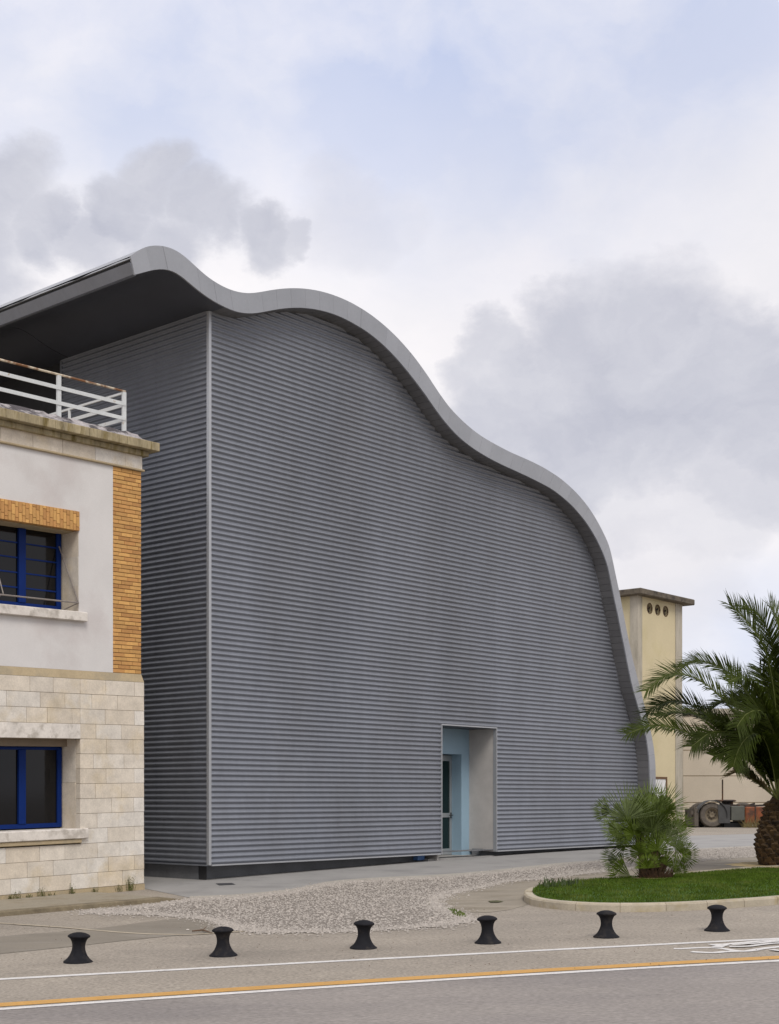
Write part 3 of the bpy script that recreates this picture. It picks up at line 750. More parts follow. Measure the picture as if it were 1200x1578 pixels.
# ------------------------------------------------------------------ stone building
KS = .0188
ST = empty('stone_building', (SO[0], SO[1], 0), A_, label='cream limestone and stucco building with ochre brick trim and blue windows', cat='building')
def S(px, py, s=0): return unp(px, py, SO, s, KS)
def T(px, s=0): return unp(px, 1200, SO, s)[0]
US = .035
cy = [1051.5, 1072.2, 1093.3, 1114.8, 1137.5, 1160.2, 1182.5, 1204.8, 1227.4, 1249.7, 1272.5, 1294.8, 1315.6, 1337.9, 1361.2]
cz = [S(221, y)[1] for y in cy]
ztop_, zbot_ = cz[0], cz[-1]; cz = [ztop_+(zbot_-ztop_)*i/14 for i in range(15)]
TW = T(123.4); TWl = TW-2.3; SD = .54
JC = [[46, 82, 123.4, 163, 207], [10, 62, 100, 123.4, 141.5, 181], [41, 73, 111, 123.4, 162, 207], [123.4, 147.5, 187], [164, 205], [144, 191], [163.5, 206.6], [147, 187],
      [172, 206], [149.6, 183], [166, 207], [9, 61, 100, 150, 185], [42, 82, 134, 167, 207], [16.5, 61, 109.5, 151, 189]]
ub = MB().box(-.5, .5, -.5, .5, -.5, .5); ume = ub.build('stone_block', M['stone'], ST, bevel=.012); unit = ume.data; bpy.data.objects.remove(ume)
rs = random.Random(5); GAP = .006
tilt = -math.atan(KS)
blk_w = ub.build('white_block', M['stonew'], ST, bevel=.01); unitw = blk_w.data; bpy.data.objects.remove(blk_w)
TWsill = T(136)
def put_block(t0, t1, z0, z1, s0=-.0, dep=.12, me=unit, name='stone_block'):
    tm = (t0+t1)/2; s0 = s0-rs.uniform(0, .004)
    return inst(name, me, (tm, s0+dep/2, (z0+z1)/2+KS*tm), (t1-t0-GAP, dep, z0-z1-GAP if z0 > z1 else z1-z0-GAP), (0, tilt, 0), ST)
sz1, sz0 = S(123, 1276.5, 0)[1], S(123, 1292, 0)[1]
for c in range(14):
    js = [T(x) for x in JC[c]]
    left = -2.95
    if c == 3: left = TWl-.3
    if 4 <= c <= 10:
        js = [TW]+js
    else: js = [left]+js
    js = js+[0]
    for a, b in zip(js, js[1:]):
        if b-a < .03: continue
        put_block(a, b, cz[c], cz[c+1], me=(unitw if c == 3 and a < -2 else unit), s0=(-.012 if c == 3 and a < -2 else 0))
    # far left, beyond the window and the frame
    if not (4 <= c <= 10): 
        t_ = left
        while t_ > -6 and c != 3: put_block(t_-.55, t_, cz[c], cz[c+1]); t_ -= .55
# side return of the quoins
for c in range(14):
    w_ = .55 if c % 2 else .3; y_ = .125
    while y_ < 6:
        y2 = min(6, y_+w_); inst('stone_block', unit, (-.06, (y_+y2)/2, (cz[c]+cz[c+1])/2-.06*KS), (.12-rs.uniform(0, .004), y2-y_-GAP, cz[c]-cz[c+1]-GAP), (0, tilt, 0), ST); y_ = y2; w_ = .6
# wall core (mortar) in pieces around the windows
def mbS(): return MB(shear=KS)
zt0 = cz[0]; zb0 = -.6
core = mbS(); I = .012
core.box(TW+.02, -I, I, SD, zb0, zt0-.01); core.box(-6, TWl, I, SD, zb0, zt0-.01)
core.box(TWl, TW+.02, I, SD, cz[4]+.01, zt0-.01); core.box(TWl, TW+.02, I, SD, zb0, cz[11]-.005)
core.build('wall_core', M['mortar'], ST)
mbS().box(-6, -I, SD, 16, zb0, zt0-.02).build('wall_core', M['dark'], ST)
base = mbS().box(-6, .006, -.008, 6, zb0, cz[14]-.004); base.build('wall_base', M['band'], ST)
# lower window ------------------------------------------------
zl0, zl1 = S(92, 1273.5, SD)[1], cz[4]
for (za, zb2) in ((cz[4], S(100, 1206, .25)[1]), (S(100, 1206, .25)[1], cz[11])):
    inst('jamb_stone', unit, (TW+.012, SD/2+.06, (za+zb2)/2+KS*TW), (.02, SD-.13, za-zb2-.005), (0, tilt, 0), ST)
    inst('jamb_stone', unit, (TWl, SD/2+.06, (za+zb2)/2+KS*TW), (.02, SD-.13, za-zb2-.005), (0, tilt, 0), ST)
sill = mbS(); sx1 = T(136, -.05); sill.box(-4.2, sx1, -.07, SD-.05, sz0, sz1)
sill.build('window_sill', M['stonew'], ST, bevel=.012)
mbS().box(TWl-.3, T(124), -.045, 0, sz0-.07, sz0-.002).build('sill_mould', M['band'], ST, bevel=.01)
mbS().box(TWl, TW+.001, .125, SD, cz[4]-.002, cz[4]+.02).build('lintel_soffit', M['mortar'], ST)
def window(z0, z1, xr, barsn, shutter, s=SD-.03):
    fr = mbS(); xl = TWl+.05; fw = .085
    fr.box(xr-fw, xr, s-.06, s, z0, z1).box(xl, xl+fw, s-.06, s, z0, z1).box(xl+fw, xr-fw, s-.06, s, z1-.05, z1).box(xl+fw, xr-fw, s-.06, s, z0, z0+.07)
    w_ = fr.build('window', M['bframe'], ST, bevel=.004)
    m1, m2 = T(25, s), T(36, s); msh = mbS().box(m1, m2, s-.075, s-.01, z0+.071, z1-.051); msh.build('mullion', M['bframe'], w_, bevel=.005)
    ext = m1-(xr-m2-fw+.0)
    mbS().box(ext-.1, ext, s-.075, s-.01, z0+.071, z1-.051).build('mullion', M['bframe'], w_, bevel=.005)
    for a, b in ((m2, xr-fw), (ext, m1)):
        mbS().box(a, b, s-.03, s-.02, z0+.07, z1-.05).build('pane', M['glass'], w_)
        for i in range(barsn):
            zz = z0+.07+(z1-z0-.12)*(i+1)/(barsn+1); mbS().box(a+.001, b-.001, s-.045, s-.031, zz-.011, zz+.011).build('glazing_bar', M['bframe'], w_)
    return w_
s_w = SD-.03
window(S(91, 1274, s_w)[1], S(91, 1151, s_w)[1], T(92, s_w), 0, True)
mbS().box(TWl, TW, SD-.2, SD-.02, S(91, 1151, s_w)[1]+.003, cz[4]-.004).build('shutter_box', M['shutter'], ST)
# upper storey -------------------------------------------------
zs = ztop_                                 # ledge
led = mbS(); ztl = S(217, 1039, US)[1]
led.add([(-6, 0, zs+.002), (0, 0, zs+.002), (0, 6, zs+.002), (-6, 6, zs+.002), (-6, US, ztl), (-US, US, ztl), (-US, 6, ztl), (-6, 6, ztl)],
        [(3, 2, 1, 0), (4, 5, 6, 7), (0, 1, 5, 4), (1, 2, 6, 5), (2, 3, 7, 6), (3, 0, 4, 7)])
led.build('ledge', M['band'], ST)
zbt = S(217, 727, US)[1]; tp = T(174, US)
zw_top = S(110, 816, US)[1]      # under brick lintel
zw_bot = S(100, 943, .3)[1]
st = mbS(); st.box(TW, tp, US, SD, ztl+.001, zbt); st.box(-6, TWl, US, SD, ztl+.001, zbt)
zlint0, zlint1 = S(122, 818.5, US)[1], S(122, 788.5, US)[1]
st.box(TWl, TW, US, SD, zlint1-.01, zbt); 
zsl1, zsl0 = S(110, 944, US)[1], S(125, 957, -.04)[1]
st.box(TWl, TW, US, SD, ztl+.001, zsl0+.01)
st.build('stucco_wall', M['stucco'], ST)
mbS().box(-6, -US-.02, SD, 16, ztl, zbt).build('wall_core', M['dark'], ST)
mbS().box(tp, -US-.012, US+.012, SD, ztl+.001, zbt).build('brick_bed', M['bmortar'], ST)
mbS().box(TWl, TW, US+.01, SD-.1, zlint0+.012, zlint1-.012).build('brick_bed', M['bmortar'], ST)
mbS().box(TWl, TW, US+.13, SD-.02, zlint0-.002, zlint0+.012).build('lintel_soffit', M['band'], ST)
mbS().box(-.04-US, -US-.012, SD, 16, ztl+.001, zbt).build('stucco_wall', M['stucco'], ST)
ub2 = MB().box(-.5, .5, -.5, .5, -.5, .5); be = ub2.build('brick', M['brick'], ST, bevel=.02); ub_me = be.data; bpy.data.objects.remove(be)
def brick(t0, t1, z0, z1, s0, dep=.1):
    tm = (t0+t1)/2; s0 -= rs.uniform(0, .004)
    inst('brick', ub_me, (tm, s0+dep/2, (z0+z1)/2+KS*tm), (t1-t0-.006, dep, z1-z0-.011), (0, tilt, 0), ST)
nrows = 51; bh = (zbt-ztl-.004)/nrows; bl_ = .235
pw = -US-tp
for r in range(nrows):
    z0 = ztl+.002+r*bh; off = (0, .5, .25, .75)[r % 4]*bl_
    cuts = [tp-.004*(r % 2)]; x = tp-off+bl_
    while x < -US-.04:
        if x-cuts[-1] > .04: cuts.append(x)
        x += bl_
    cuts.append(-US)
    for a, b in zip(cuts, cuts[1:]): brick(a, b, z0, z0+bh, US, .1)
    brick_side = inst('brick', ub_me, (-US-.04, US+.1+.12, z0+bh/2-KS*US), (.08, .22, bh-.01), (0, tilt, 0), ST) if r % 3 == 0 else None
# soldier lintel: columns of upright bricks
colw = bh*.96; xr = TW+.004; i = 0; LH = zlint1-zlint0
while xr > -3.0:
    b_ = xr; a_ = xr-colw; off = (0, .35, .7)[i % 3]*.5
    cuts = [zlint0]; z = zlint0+off*.235+.06
    while z < zlint1-.04: cuts.append(z); z += .165
    cuts.append(zlint1)
    for z0, z1 in zip(cuts, cuts[1:]):
        if z1-z0 < .02: continue
        tm = (a_+b_)/2; inst('brick', ub_me, (tm, US-.02+.05-rs.uniform(0, .003), (z0+z1)/2+KS*tm), (colw-.007, .1, z1-z0-.006), (0, tilt, 0), ST)
    xr -= colw; i += 1
mbS().box(TWl, -3.0, US-.015, US+.1, zlint0, zlint1).build('lintel_end', M['brick'], ST)
# upper jamb stones, sill, window, awning frame
jz = [zlint0, S(110, 860, .25)[1], S(110, 904, .25)[1], zsl1]
for za, zb2 in zip(jz, jz[1:]):
    inst('jamb_stone', unit, (TW+.004, SD/2+.02, (za+zb2)/2+KS*TW), (.02, SD-.05, za-zb2-.005), (0, tilt, 0), ST)
usill = mbS(); usill.box(-4.2, T(135, -.04), -.05, SD-.04, zsl0, zsl0+.15)
usill.build('window_sill', M['stonew'], ST, bevel=.01)
window(S(91, 942, s_w)[1], S(91, 819, s_w)[1], T(91, s_w), 4, False)
aw = MB()
def aP(px, py, s): 
    t, z = unp(px, py, SO, s); return (t, s, z)
P1 = aP(91, 842, SD-.1); P2 = aP(121, 929, US-.03); P3 = aP(91, 943, SD-.1); P4 = aP(5, 915, US-.03)
P2l = (P2[0]-1.95, P2[1], P2[2]-1.95*KS)
P1l = (P1[0]-1.95, P1[1], P1[2]-1.95*KS); P3l = (P3[0]-1.95, P3[1], P3[2]-1.95*KS)
aw.tube([P1, P2], .011).tube([P2, P3], .010).tube([P2, P2l], .013)
aw.tube([P1l, P2l], .011).tube([P2l, P3l], .010)
Pm = (P4[0], P4[1], P4[2]); aw.tube([aP(-12, 850, SD-.1), Pm], .010); aw.tube([Pm, aP(-12, 925, SD-.1)], .009)
aw.build('awning_frame', M['iron'], ST)
# frieze blocks, mould, cornice
zf1 = S(215, 690, .02)[1]
fj = [0, 49.8, 95.6, 145.8, 192.5]
mb = mbS().box(-6, -US-.01, US+.012, 6, zbt, zf1+.1); mb.build('frieze_bed', M['mortar'], ST)
ft = [-3.9]+[T(x, US) for x in fj]+[-.022]
zfm = S(215, 722.5, .0)[1]
for a, b in zip(ft, ft[1:]): put_block(a, b, zf1+.05, zfm, s0=.022, dep=.1, name='frieze_stone')
for y_ in range(8): inst('frieze_stone', unit, (-.065, .13+.35+y_*.7, (zf1+.05+zfm)/2), (.09, .69, zf1+.05-zfm), (0, tilt, 0), ST)
mould = mbS().box(-6, .012, -.012, 6, zbt+.0, zfm-.002); mould.build('moulding', M['band'], ST, bevel=.008)
zc1, zc0 = S(247, 683, -.19)[1], S(247, 696, -.19)[1]
cor = mbS(); E = .19
edges_px = [0, 86, 139, 197]
cts = [-6, -2.6]+[T(x, -E) for x in edges_px[1:]]+[E]
for a, b in zip(cts, cts[1:]):
    c_ = mbS(); c_.box(a+.004, b-.002, -E+rs.uniform(0, .008), .9, zc0, zc1); c_.build('cornice_slab', M['cornice'], ST, bevel=.008)
mbS().box(-6, .06, -.06, 1, zc0-.09, zc0-.002).build('cornice_mould', M['cornice'], ST, bevel=.01)
mbS().box(-6, E-.01, .91, 6.2, zc0, zc1).build('roof_deck', M['rough'], ST)
# rough mortar cap
cap = MB(); vs = []; cols = spaced(-6, .10, .12); prof_ = [(-.16, .0), (-.10, .03), (.0, .075), (.08, .13), (.14, .17), (.34, .19), (.40, 0)]
rc = random.Random(9)
for x in cols:
    hs = 1 if x < -.05 else max(.2, 1-(x+.05)*4)
    for (y, h) in prof_: vs.append((x, y+rc.uniform(-.012, .012), zc1+KS*x+h*hs+(rc.uniform(-.012, .02) if h else -.01)))
np_ = len(prof_)
cap.add(vs, [(i*np_+j, (i+1)*np_+j, (i+1)*np_+j+1, i*np_+j+1) for i in range(len(cols)-1) for j in range(np_-1)]+[tuple((len(cols)-1)*np_+j for j in range(np_))])
cap.sheet = True; cap.build('mortar_cap', M['rough'], ST)
capS = MB(); capS.box(-.34, -.02, .36, 6, zc1-.01, zc1+.18); capS.build('mortar_cap', M['rough'], ST, bevel=.02)
# railing
RA = .237
rail = mbS()
ptx = T(90.5, RA)
zR = lambda py, px=191: unp(px, py, SO, RA, KS)[1]
zr_top, zr_b = zR(603), zR(660); zm1, zm2 = zR(623), zR(645.5)
pt_sp = -RA-ptx
RL = mbS()
RL.tube([(-4.5, RA, zr_top), (-RA+.03, RA, zr_top)], .019)
rail_o = RL.build('railing', M['rust'], ST)
for k in range(4):
    x = -RA-k*pt_sp; mbS().box(x-.035, x+.035, RA-.02, RA+.02, zr_b-.1, zr_top-.015).build('post', M['wpaint'], rail_o)
for z_ in (zm1, zm2): mbS().bar((-4.5, RA-.025, z_), (-RA+.02, RA-.025, z_), .012, .062).build('rail', M['wpaint'], rail_o)
mbS().bar((-RA, RA+.02, zr_top-.03), (-RA, 5.5, zr_top-.03), .035).build('rail', M['wpaint'], rail_o)
for z_ in (zm1, zm2): mbS().bar((-RA+.02, RA+.02, z_), (-RA+.02, 5.5, z_), .012, .062).build('rail', M['wpaint'], rail_o)
for k in range(1, 4): mbS().box(-RA-.02, -RA+.012, RA+k*1.5-.02, RA+k*1.5+.02, zr_b-.15, zr_top-.05).build('post', M['wpaint'], rail_o)

# weeds along the base of the stone wall
def toW(t, s, z): return (SO[0]+fx*t+lx*s, SO[1]+fy*t+ly*s, z)
rw = random.Random(21)
def weed(px, h, n, label, m='weed'):
    t = T(px, -.03); x, y, _ = toW(t, -.05, 0); z = g(x, y)+.03
    mb = MB(); mb.sheet = True
    for i in range(n):
        a = rw.uniform(0, 2*pi); hh = h*rw.uniform(.4, 1); bx_, by_ = x+rw.gauss(0, .03), y+rw.gauss(0, .02)
        top = (bx_+cos(a)*hh*.35, by_+sin(a)*hh*.2-.01, z+hh)
        for q in range(5):
            u = (q+1)/5; c = Vector((bx_, by_, z)).lerp(Vector(top), u); aa = rw.uniform(0, 2*pi); l = .022
            d = Vector((cos(aa), sin(aa)*.6-.3, .5)).normalized()*l*rw.uniform(.7, 1.5); w_ = Vector((-sin(aa), cos(aa), .3))*.007
            mb.add([c-w_, c+w_, c+d], [(0, 1, 2)])
        mb.add([(bx_-.003, by_, z-.02), (bx_+.003, by_, z-.02), top], [(0, 1, 2)])
    o = mb.build('weed', M[m], label=label, cat='weed', group='weeds along the foot of the stone wall')
for px, h, n, lb in ((15, .10, 14, 'low dry weed at the wall foot nearest the photo left edge'), (24, .14, 12, 'weed with thin stalks second from the left along the wall foot'),
                     (45, .07, 12, 'short flat weed between stalky ones under the lower window'), (64, .15, 16, 'bushy weed below the middle of the lower window sill'),
                     (80, .07, 9, 'sparse low weed right of the bushy one at the wall foot'), (110, .17, 16, 'tall tangled weed under the right end of the sill'),
                     (146, .09, 10, 'thin sprig of weed between sill end and wall corner'), (183, .13, 10, 'yellowish weed just left of the tallest one at the wall corner'),
                     (200, .27, 26, 'tallest dark weed growing by the right corner of the stone wall')):
    weed(px, h, n, lb)

# ------------------------------------------------------------------ bollards
bprof = [(0, .293), (.03, .293), (.065, .286), (.095, .274), (.112, .262), (.1155, .254), (.112, .246), (.098, .238), (.085, .224), (.073, .200), (.067, .172), (.0655, .145), (.069, .118), (.079, .088), (.094, .058), (.114, .032), (.138, .012), (.150, .004), (.150, -.02)]
bproto = None
bl_labels = ['black waisted bollard in front of the stone building, first from the left', 'black bollard beside the twig, second from the left of the row',
             'black bollard in front of the wide gravel area, under the ribbed wall', 'black bollard below the weedy tip of the gravel, fourth along the row',
             'black bollard in front of the grass island kerb under the fan palm', 'black bollard nearest the bicycle marking, right end of the row']
bp = [(120.5, 1485.5), (344, 1475.5), (560, 1464), (751.5, 1456), (934, 1447), (1104.5, 1437)]
for i, (px, py) in enumerate(bp):
    x, y = G(px, py-3)
    if i == 0:
        b_ = MB().lathe(bprof, 40).build('bollard', M['bollard'], smooth='all'); me = b_.data
    else:
        b_ = bpy.data.objects.new('bollard', me); C.objects.link(b_)
    b_.location = (x, y, g(x, y)+.006); b_.rotation_euler = (random.uniform(-.035, .035), random.uniform(-.035, .035), i); b_.scale = (1.0, 1.0, 1.03)
    tag(b_, bl_labels[i], 'bollard', 'black bollards along the road')
# drain cover and small things
dc = [G(332, 1361.8), G(357, 1361), G(363, 1363.6), G(338, 1364.8)]
o = sheet('drain_cover', dc, .009, M['cover'], step=.5); tag(o, 'small dark rectangular drain cover in the grey concrete apron', 'drain cover')
tw = MB(); tw.tube([(*G(296, 1437), g(*G(296, 1437))+.02), (*G(312, 1436), g(*G(312, 1436))+.025), (*G(327, 1440), g(*G(327, 1440))+.02)], [.009, .011, .004], 6)
p_ = G(312, 1436); q_ = G(318, 1434); tw.tube([(*p_, g(*p_)+.02), (*q_, g(*q_)+.05)], [.007, .003], 5)
tw.build('twig', M['twig'], label='forked brown twig lying on the tarmac left of a bollard', cat='twig')
# clumps of moss at the gravel edge
for i, (pl, lb) in enumerate((([(690, 1402), (700, 1403), (712, 1408), (719, 1413), (716, 1416), (706, 1414), (696, 1409)], 'bright green moss strip at the tip of the gravel'),
                ([(659, 1390), (666, 1387), (669, 1393), (665, 1397), (659, 1395)], 'small dull moss patch at the left end of the paving'),
                ([(752, 1389.5), (765, 1388.6), (776, 1390), (768, 1391.6), (756, 1391.8)], 'dark mossy crack in the paving left of the grass island'))):
    o = sheet('moss', wl(pl), .014, M['moss' if i < 1 else 'dmoss'], step=.5)
    b = MB(); b.sheet = True; w_ = wl(pl)
    for _ in range(200 if i < 1 else 0):
        a, c, d = rw.sample(w_, 3); u, v = rw.random(), rw.random()
        if u+v > 1: u, v = 1-u, 1-v
        x = a[0]+(c[0]-a[0])*u+(d[0]-a[0])*v; y = a[1]+(c[1]-a[1])*u+(d[1]-a[1])*v; z = g(x, y)+.014
        b.add([(x-.006, y, z), (x+.006, y, z), (x+rw.uniform(-.01, .01), y+rw.uniform(-.01, .01), z+rw.uniform(.01, .04))], [(0, 1, 2)])
    if i < 1: bo = b.build('moss_tuft', M['grass'], o); bo['kind'] = 'stuff'
    tag(o, lb, 'moss')

# ------------------------------------------------------------------ grass island
isl_front = [(806, 1385), (809, 1391), (820, 1396), (845, 1400), (880, 1403), (920, 1405), (970, 1405.5), (1030, 1404.5), (1100, 1401), (1160, 1397), (1200, 1394), (1260, 1388), (1340, 1378)]
isl_back = [(1340, 1336), (1270, 1338), (1200, 1342), (1140, 1345.5), (1080, 1351), (1000, 1358), (930, 1364), (860, 1371), (820, 1377), (809, 1381)]
isl = wl(smoothpoly(isl_front+isl_back, 1))
cx_ = sum(p[0] for p in isl)/len(isl); cy_ = sum(p[1] for p in isl)/len(isl)
# resample outline
def resample(w, st, closed=True):
    pts = w+[w[0]] if closed else w; L_ = [0]
    for a, b in zip(pts, pts[1:]): L_.append(L_[-1]+math.hypot(b[0]-a[0], b[1]-a[1]))
    n = int(L_[-1]/st); out = []; j = 0
    for i in range(n):
        t = L_[-1]*i/n
        while L_[j+1] < t: j += 1
        u = (t-L_[j])/(L_[j+1]-L_[j]); out.append((pts[j][0]+(pts[j+1][0]-pts[j][0])*u, pts[j][1]+(pts[j+1][1]-pts[j][1])*u))
    return out
ring = resample(isl, .125); n_ = len(ring)
area = sum(ring[i][0]*ring[(i+1) % n_][1]-ring[(i+1) % n_][0]*ring[i][1] for i in range(n_))
sgn = 1 if area > 0 else -1
KW = .13; KH = .115
def offs(i, d):
    a = ring[(i-2) % n_]; b = ring[(i+2) % n_]; t = Vector((b[0]-a[0], b[1]-a[1])).normalized(); nn = Vector((-t.y, t.x))*sgn
    return (ring[i % n_][0]+nn.x*d, ring[i % n_][1]+nn.y*d)
kerb_root = MB(); kerb_root.sheet = True; vs = []
for i in range(n_):
    for d, h in ((.01, -.05), (.01, KH-.012), (KW-.01, KH-.012), (KW-.01, -.05)):
        q = offs(i, d); vs.append((q[0], q[1], g(*q)+h))
kerb_root.add(vs, [(i*4+k, ((i+1) % n_)*4+k, ((i+1) % n_)*4+k+1, i*4+k+1) for i in range(n_) for k in range(3)])
kr = kerb_root.build('island_kerb', M['mortar'], kind='structure')
stp = 5
i = 0
while i < n_-1:
    e = min(i+stp, n_); mb = MB(); vs = []
    for k in range(i, e+1):
        sh = .004 if k == i else (-.004 if k == e else 0)
        for d, h in ((0, -.04), (0, KH-.025), (.025, KH), (KW, KH), (KW, -.04)):
            q = offs(k % n_, d); q2 = offs((k+1) % n_, d); q3 = (q[0]+(q2[0]-q[0])*sh*8, q[1]+(q2[1]-q[1])*sh*8)
            vs.append((q3[0], q3[1], g(*q)+h))
    m_ = e-i+1
    fs = [(a*5+k, (a+1)*5+k, (a+1)*5+(k+1) % 5, a*5+(k+1) % 5) for a in range(m_-1) for k in range(5)]+[(0, 1, 2, 3, 4), tuple((m_-1)*5+k for k in (4, 3, 2, 1, 0))]
    mb.add(vs, fs); mb.build('kerb_stone', M['kerb'], kr)
    i = e
inner_ring = [offs(i, KW+.004) for i in range(n_)]
def mound(x, y):
    return g(x, y)+KH-.03+.07*exp(-((x-cx_)**2/14+(y-cy_)**2/4))
sheet('lawn_bed', inner_ring, 0, M['grassb'], step=.5, zf=mound, kind='structure')
mb = MB(); mb.sheet = True; rgx = random.Random(11)
ix0, ix1 = min(p[0] for p in inner_ring), max(p[0] for p in inner_ring); iy0, iy1 = min(p[1] for p in inner_ring), max(p[1] for p in inner_ring)
FP = G(1003, 1366); DP = G(1204, 1340)
cnt = 0
while cnt < 42000:
    x, y = rgx.uniform(ix0, min(ix1, 11.5)), rgx.uniform(iy0, iy1)
    if not pt_in(inner_ring, x, y): continue
    if (x-FP[0])**2+(y-FP[1])**2 < .12 and rgx.random() < .9: continue
    if (x-DP[0])**2+(y-DP[1])**2 < .95 and rgx.random() < .93: continue
    cnt += 1
    z = mound(x, y); h = rgx.uniform(.02, .048); a = rgx.uniform(0, pi); w_ = .006
    dx_, dy_ = cos(a)*w_, sin(a)*w_; lx_, ly_ = rgx.gauss(0, .015), rgx.gauss(0, .015)
    mb.add([(x-dx_, y-dy_, z), (x+dx_, y+dy_, z), (x+lx_, y+ly_, z+h)], [(0, 1, 2)])
mb.build('grass', M['grass'], kind='stuff', label='short green grass growing on the kerbed island', cat='grass')
def disc(x, y, r, n=20): return [(x+cos(2*pi*i/n)*r*random.uniform(.85, 1.1), y+sin(2*pi*i/n)*r*random.uniform(.85, 1.1)) for i in range(n)]
sheet('straw_mulch', disc(FP[0], FP[1], .34), .012, M['straw'], step=.3, zf=mound, kind='structure')
sheet('straw_mulch', disc(DP[0], DP[1], .98, 30), .012, M['straw'], step=.3, zf=mound, kind='structure')
# iris-like tuft at the island tip
def tuft(px, py, n, h, label):
    x0, y0 = G(px, py, .1); mb = MB(); mb.sheet = True
    for _ in range(n):
        x, y = x0+rgx.gauss(0, .11), y0+rgx.gauss(0, .08); z = mound(x, y); a = rgx.uniform(0, 2*pi); hh = h*rgx.uniform(.5, 1); l = hh*rgx.uniform(.1, .5)
        p = [Vector((x, y, z)), Vector((x+cos(a)*l*.4, y+sin(a)*l*.4, z+hh*.6)), Vector((x+cos(a)*l*1.3, y+sin(a)*l, z+hh*rgx.uniform(.8, 1)))]
        w_ = Vector((.009, 0, 0))
        mb.add([p[0]-w_, p[0]+w_, p[1]+w_*.8, p[1]-w_*.8, p[2]], [(0, 1, 2, 3), (3, 2, 4)])
    mb.build('leafy_tuft', M['weed_d'], label=label, cat='plant')
M['weed_d'] = mat('tuft_leaf', (.05, .075, .02), .6, 0, .3, 6, .2, 30, 0, trans=.2)
tuft(850, 1371, 34, .20, 'dark strappy tuft at the left tip of the grass island')
tuft(877, 1369, 26, .17, 'thin upright tuft a little right of the strappy one on the island')
# kerb crack stain: thin twig bits on the kerb front
for a, b in (((893, 1403), (899, 1393)), ((899, 1403), (905, 1393))):
    p0 = G(*a); p1 = G(a[0]+3, a[1]-1)
    mb = MB(); mb.tube([(p0[0], p0[1]-.01, g(*p0)), (p0[0]+.07, p0[1]-.012, g(*p0)+.10)], [.006, .004], 5)
    mb.build('twig', M['twig'], label='dark twig leaning on the island kerb, '+('left' if a[0] < 896 else 'right')+' one of two', cat='twig', group='twigs on the kerb')

# ------------------------------------------------------------------ fan palm
def frame(px, py, Y): return Vector(((px-CX)/FOC*Y, Y, HC+(HY-py)/FOC*Y))
FPz = mound(*FP)
fan = empty('fan_palm', (FP[0], FP[1], FPz), 0, label='bushy fan palm with stiff radiating leaves on the grass island', cat='palm')
rf = random.Random(4)
def fan_leaf(hub, out, base, R, spread=200, nseg=32, droop=.06, name='leaf', m=None, face=None):
    out = out.normalized(); 
    side = out.cross(Vector((0, 0, 1)));
    if side.length < .1: side = Vector((1, 0, 0))
    side.normalize(); nrm_ = side.cross(out).normalized()
    if face is not None:
        side = Vector(face).cross(out).normalized(); nrm_ = out.cross(side).normalized()
    tw_ = rf.uniform(-.3, .3); side, nrm_ = side*cos(tw_)+nrm_*sin(tw_), nrm_*cos(tw_)-side*sin(tw_)
    mb = MB(); mb.sheet = True
    # petiole
    mid_ = base.lerp(hub, .5)+Vector((0, 0, .05))
    prev = None; w_ = Vector((.009, 0, 0)); vs = [base-w_, base+w_, mid_+w_*.8, mid_-w_*.8, hub+w_*.5, hub-w_*.5]
    mb.add(vs, [(0, 1, 2, 3), (3, 2, 4, 5)])
    for i in range(nseg):
        a = radians(-spread/2+spread*i/(nseg-1))+rf.uniform(-.03, .03)
        d = out*cos(a)+side*sin(a)+nrm_*rf.uniform(-.07, .09)-nrm_*.1*abs(sin(a)); d.normalize()
        r = R*(.72+.28*cos(a*.8))*rf.uniform(.88, 1.06)
        da = radians(spread/(nseg-1))*.5
        d1 = (out*cos(a-da)+side*sin(a-da)); d2 = (out*cos(a+da)+side*sin(a+da))
        p1 = hub+d1*r*.46; p2 = hub+d2*r*.46; pm = hub+d*r*.46+nrm_*.012
        tip = hub+d*r+Vector((0, 0, -droop*r*rf.uniform(.0, .5)))
        q1 = hub+d*r*.7+side*cos(a)*.008-out*sin(a)*.008; q2 = hub+d*r*.7-side*cos(a)*.008+out*sin(a)*.008
        mb.add([hub, p1, pm, p2, q2, q1, tip], [(0, 1, 2), (0, 2, 3), (1, 5, 4, 2), (2, 4, 3), (5, 6, 4)])
    return mb.build(name, m or M['fan'], fan)
O = Vector((FP[0], FP[1], FPz))
lv = []
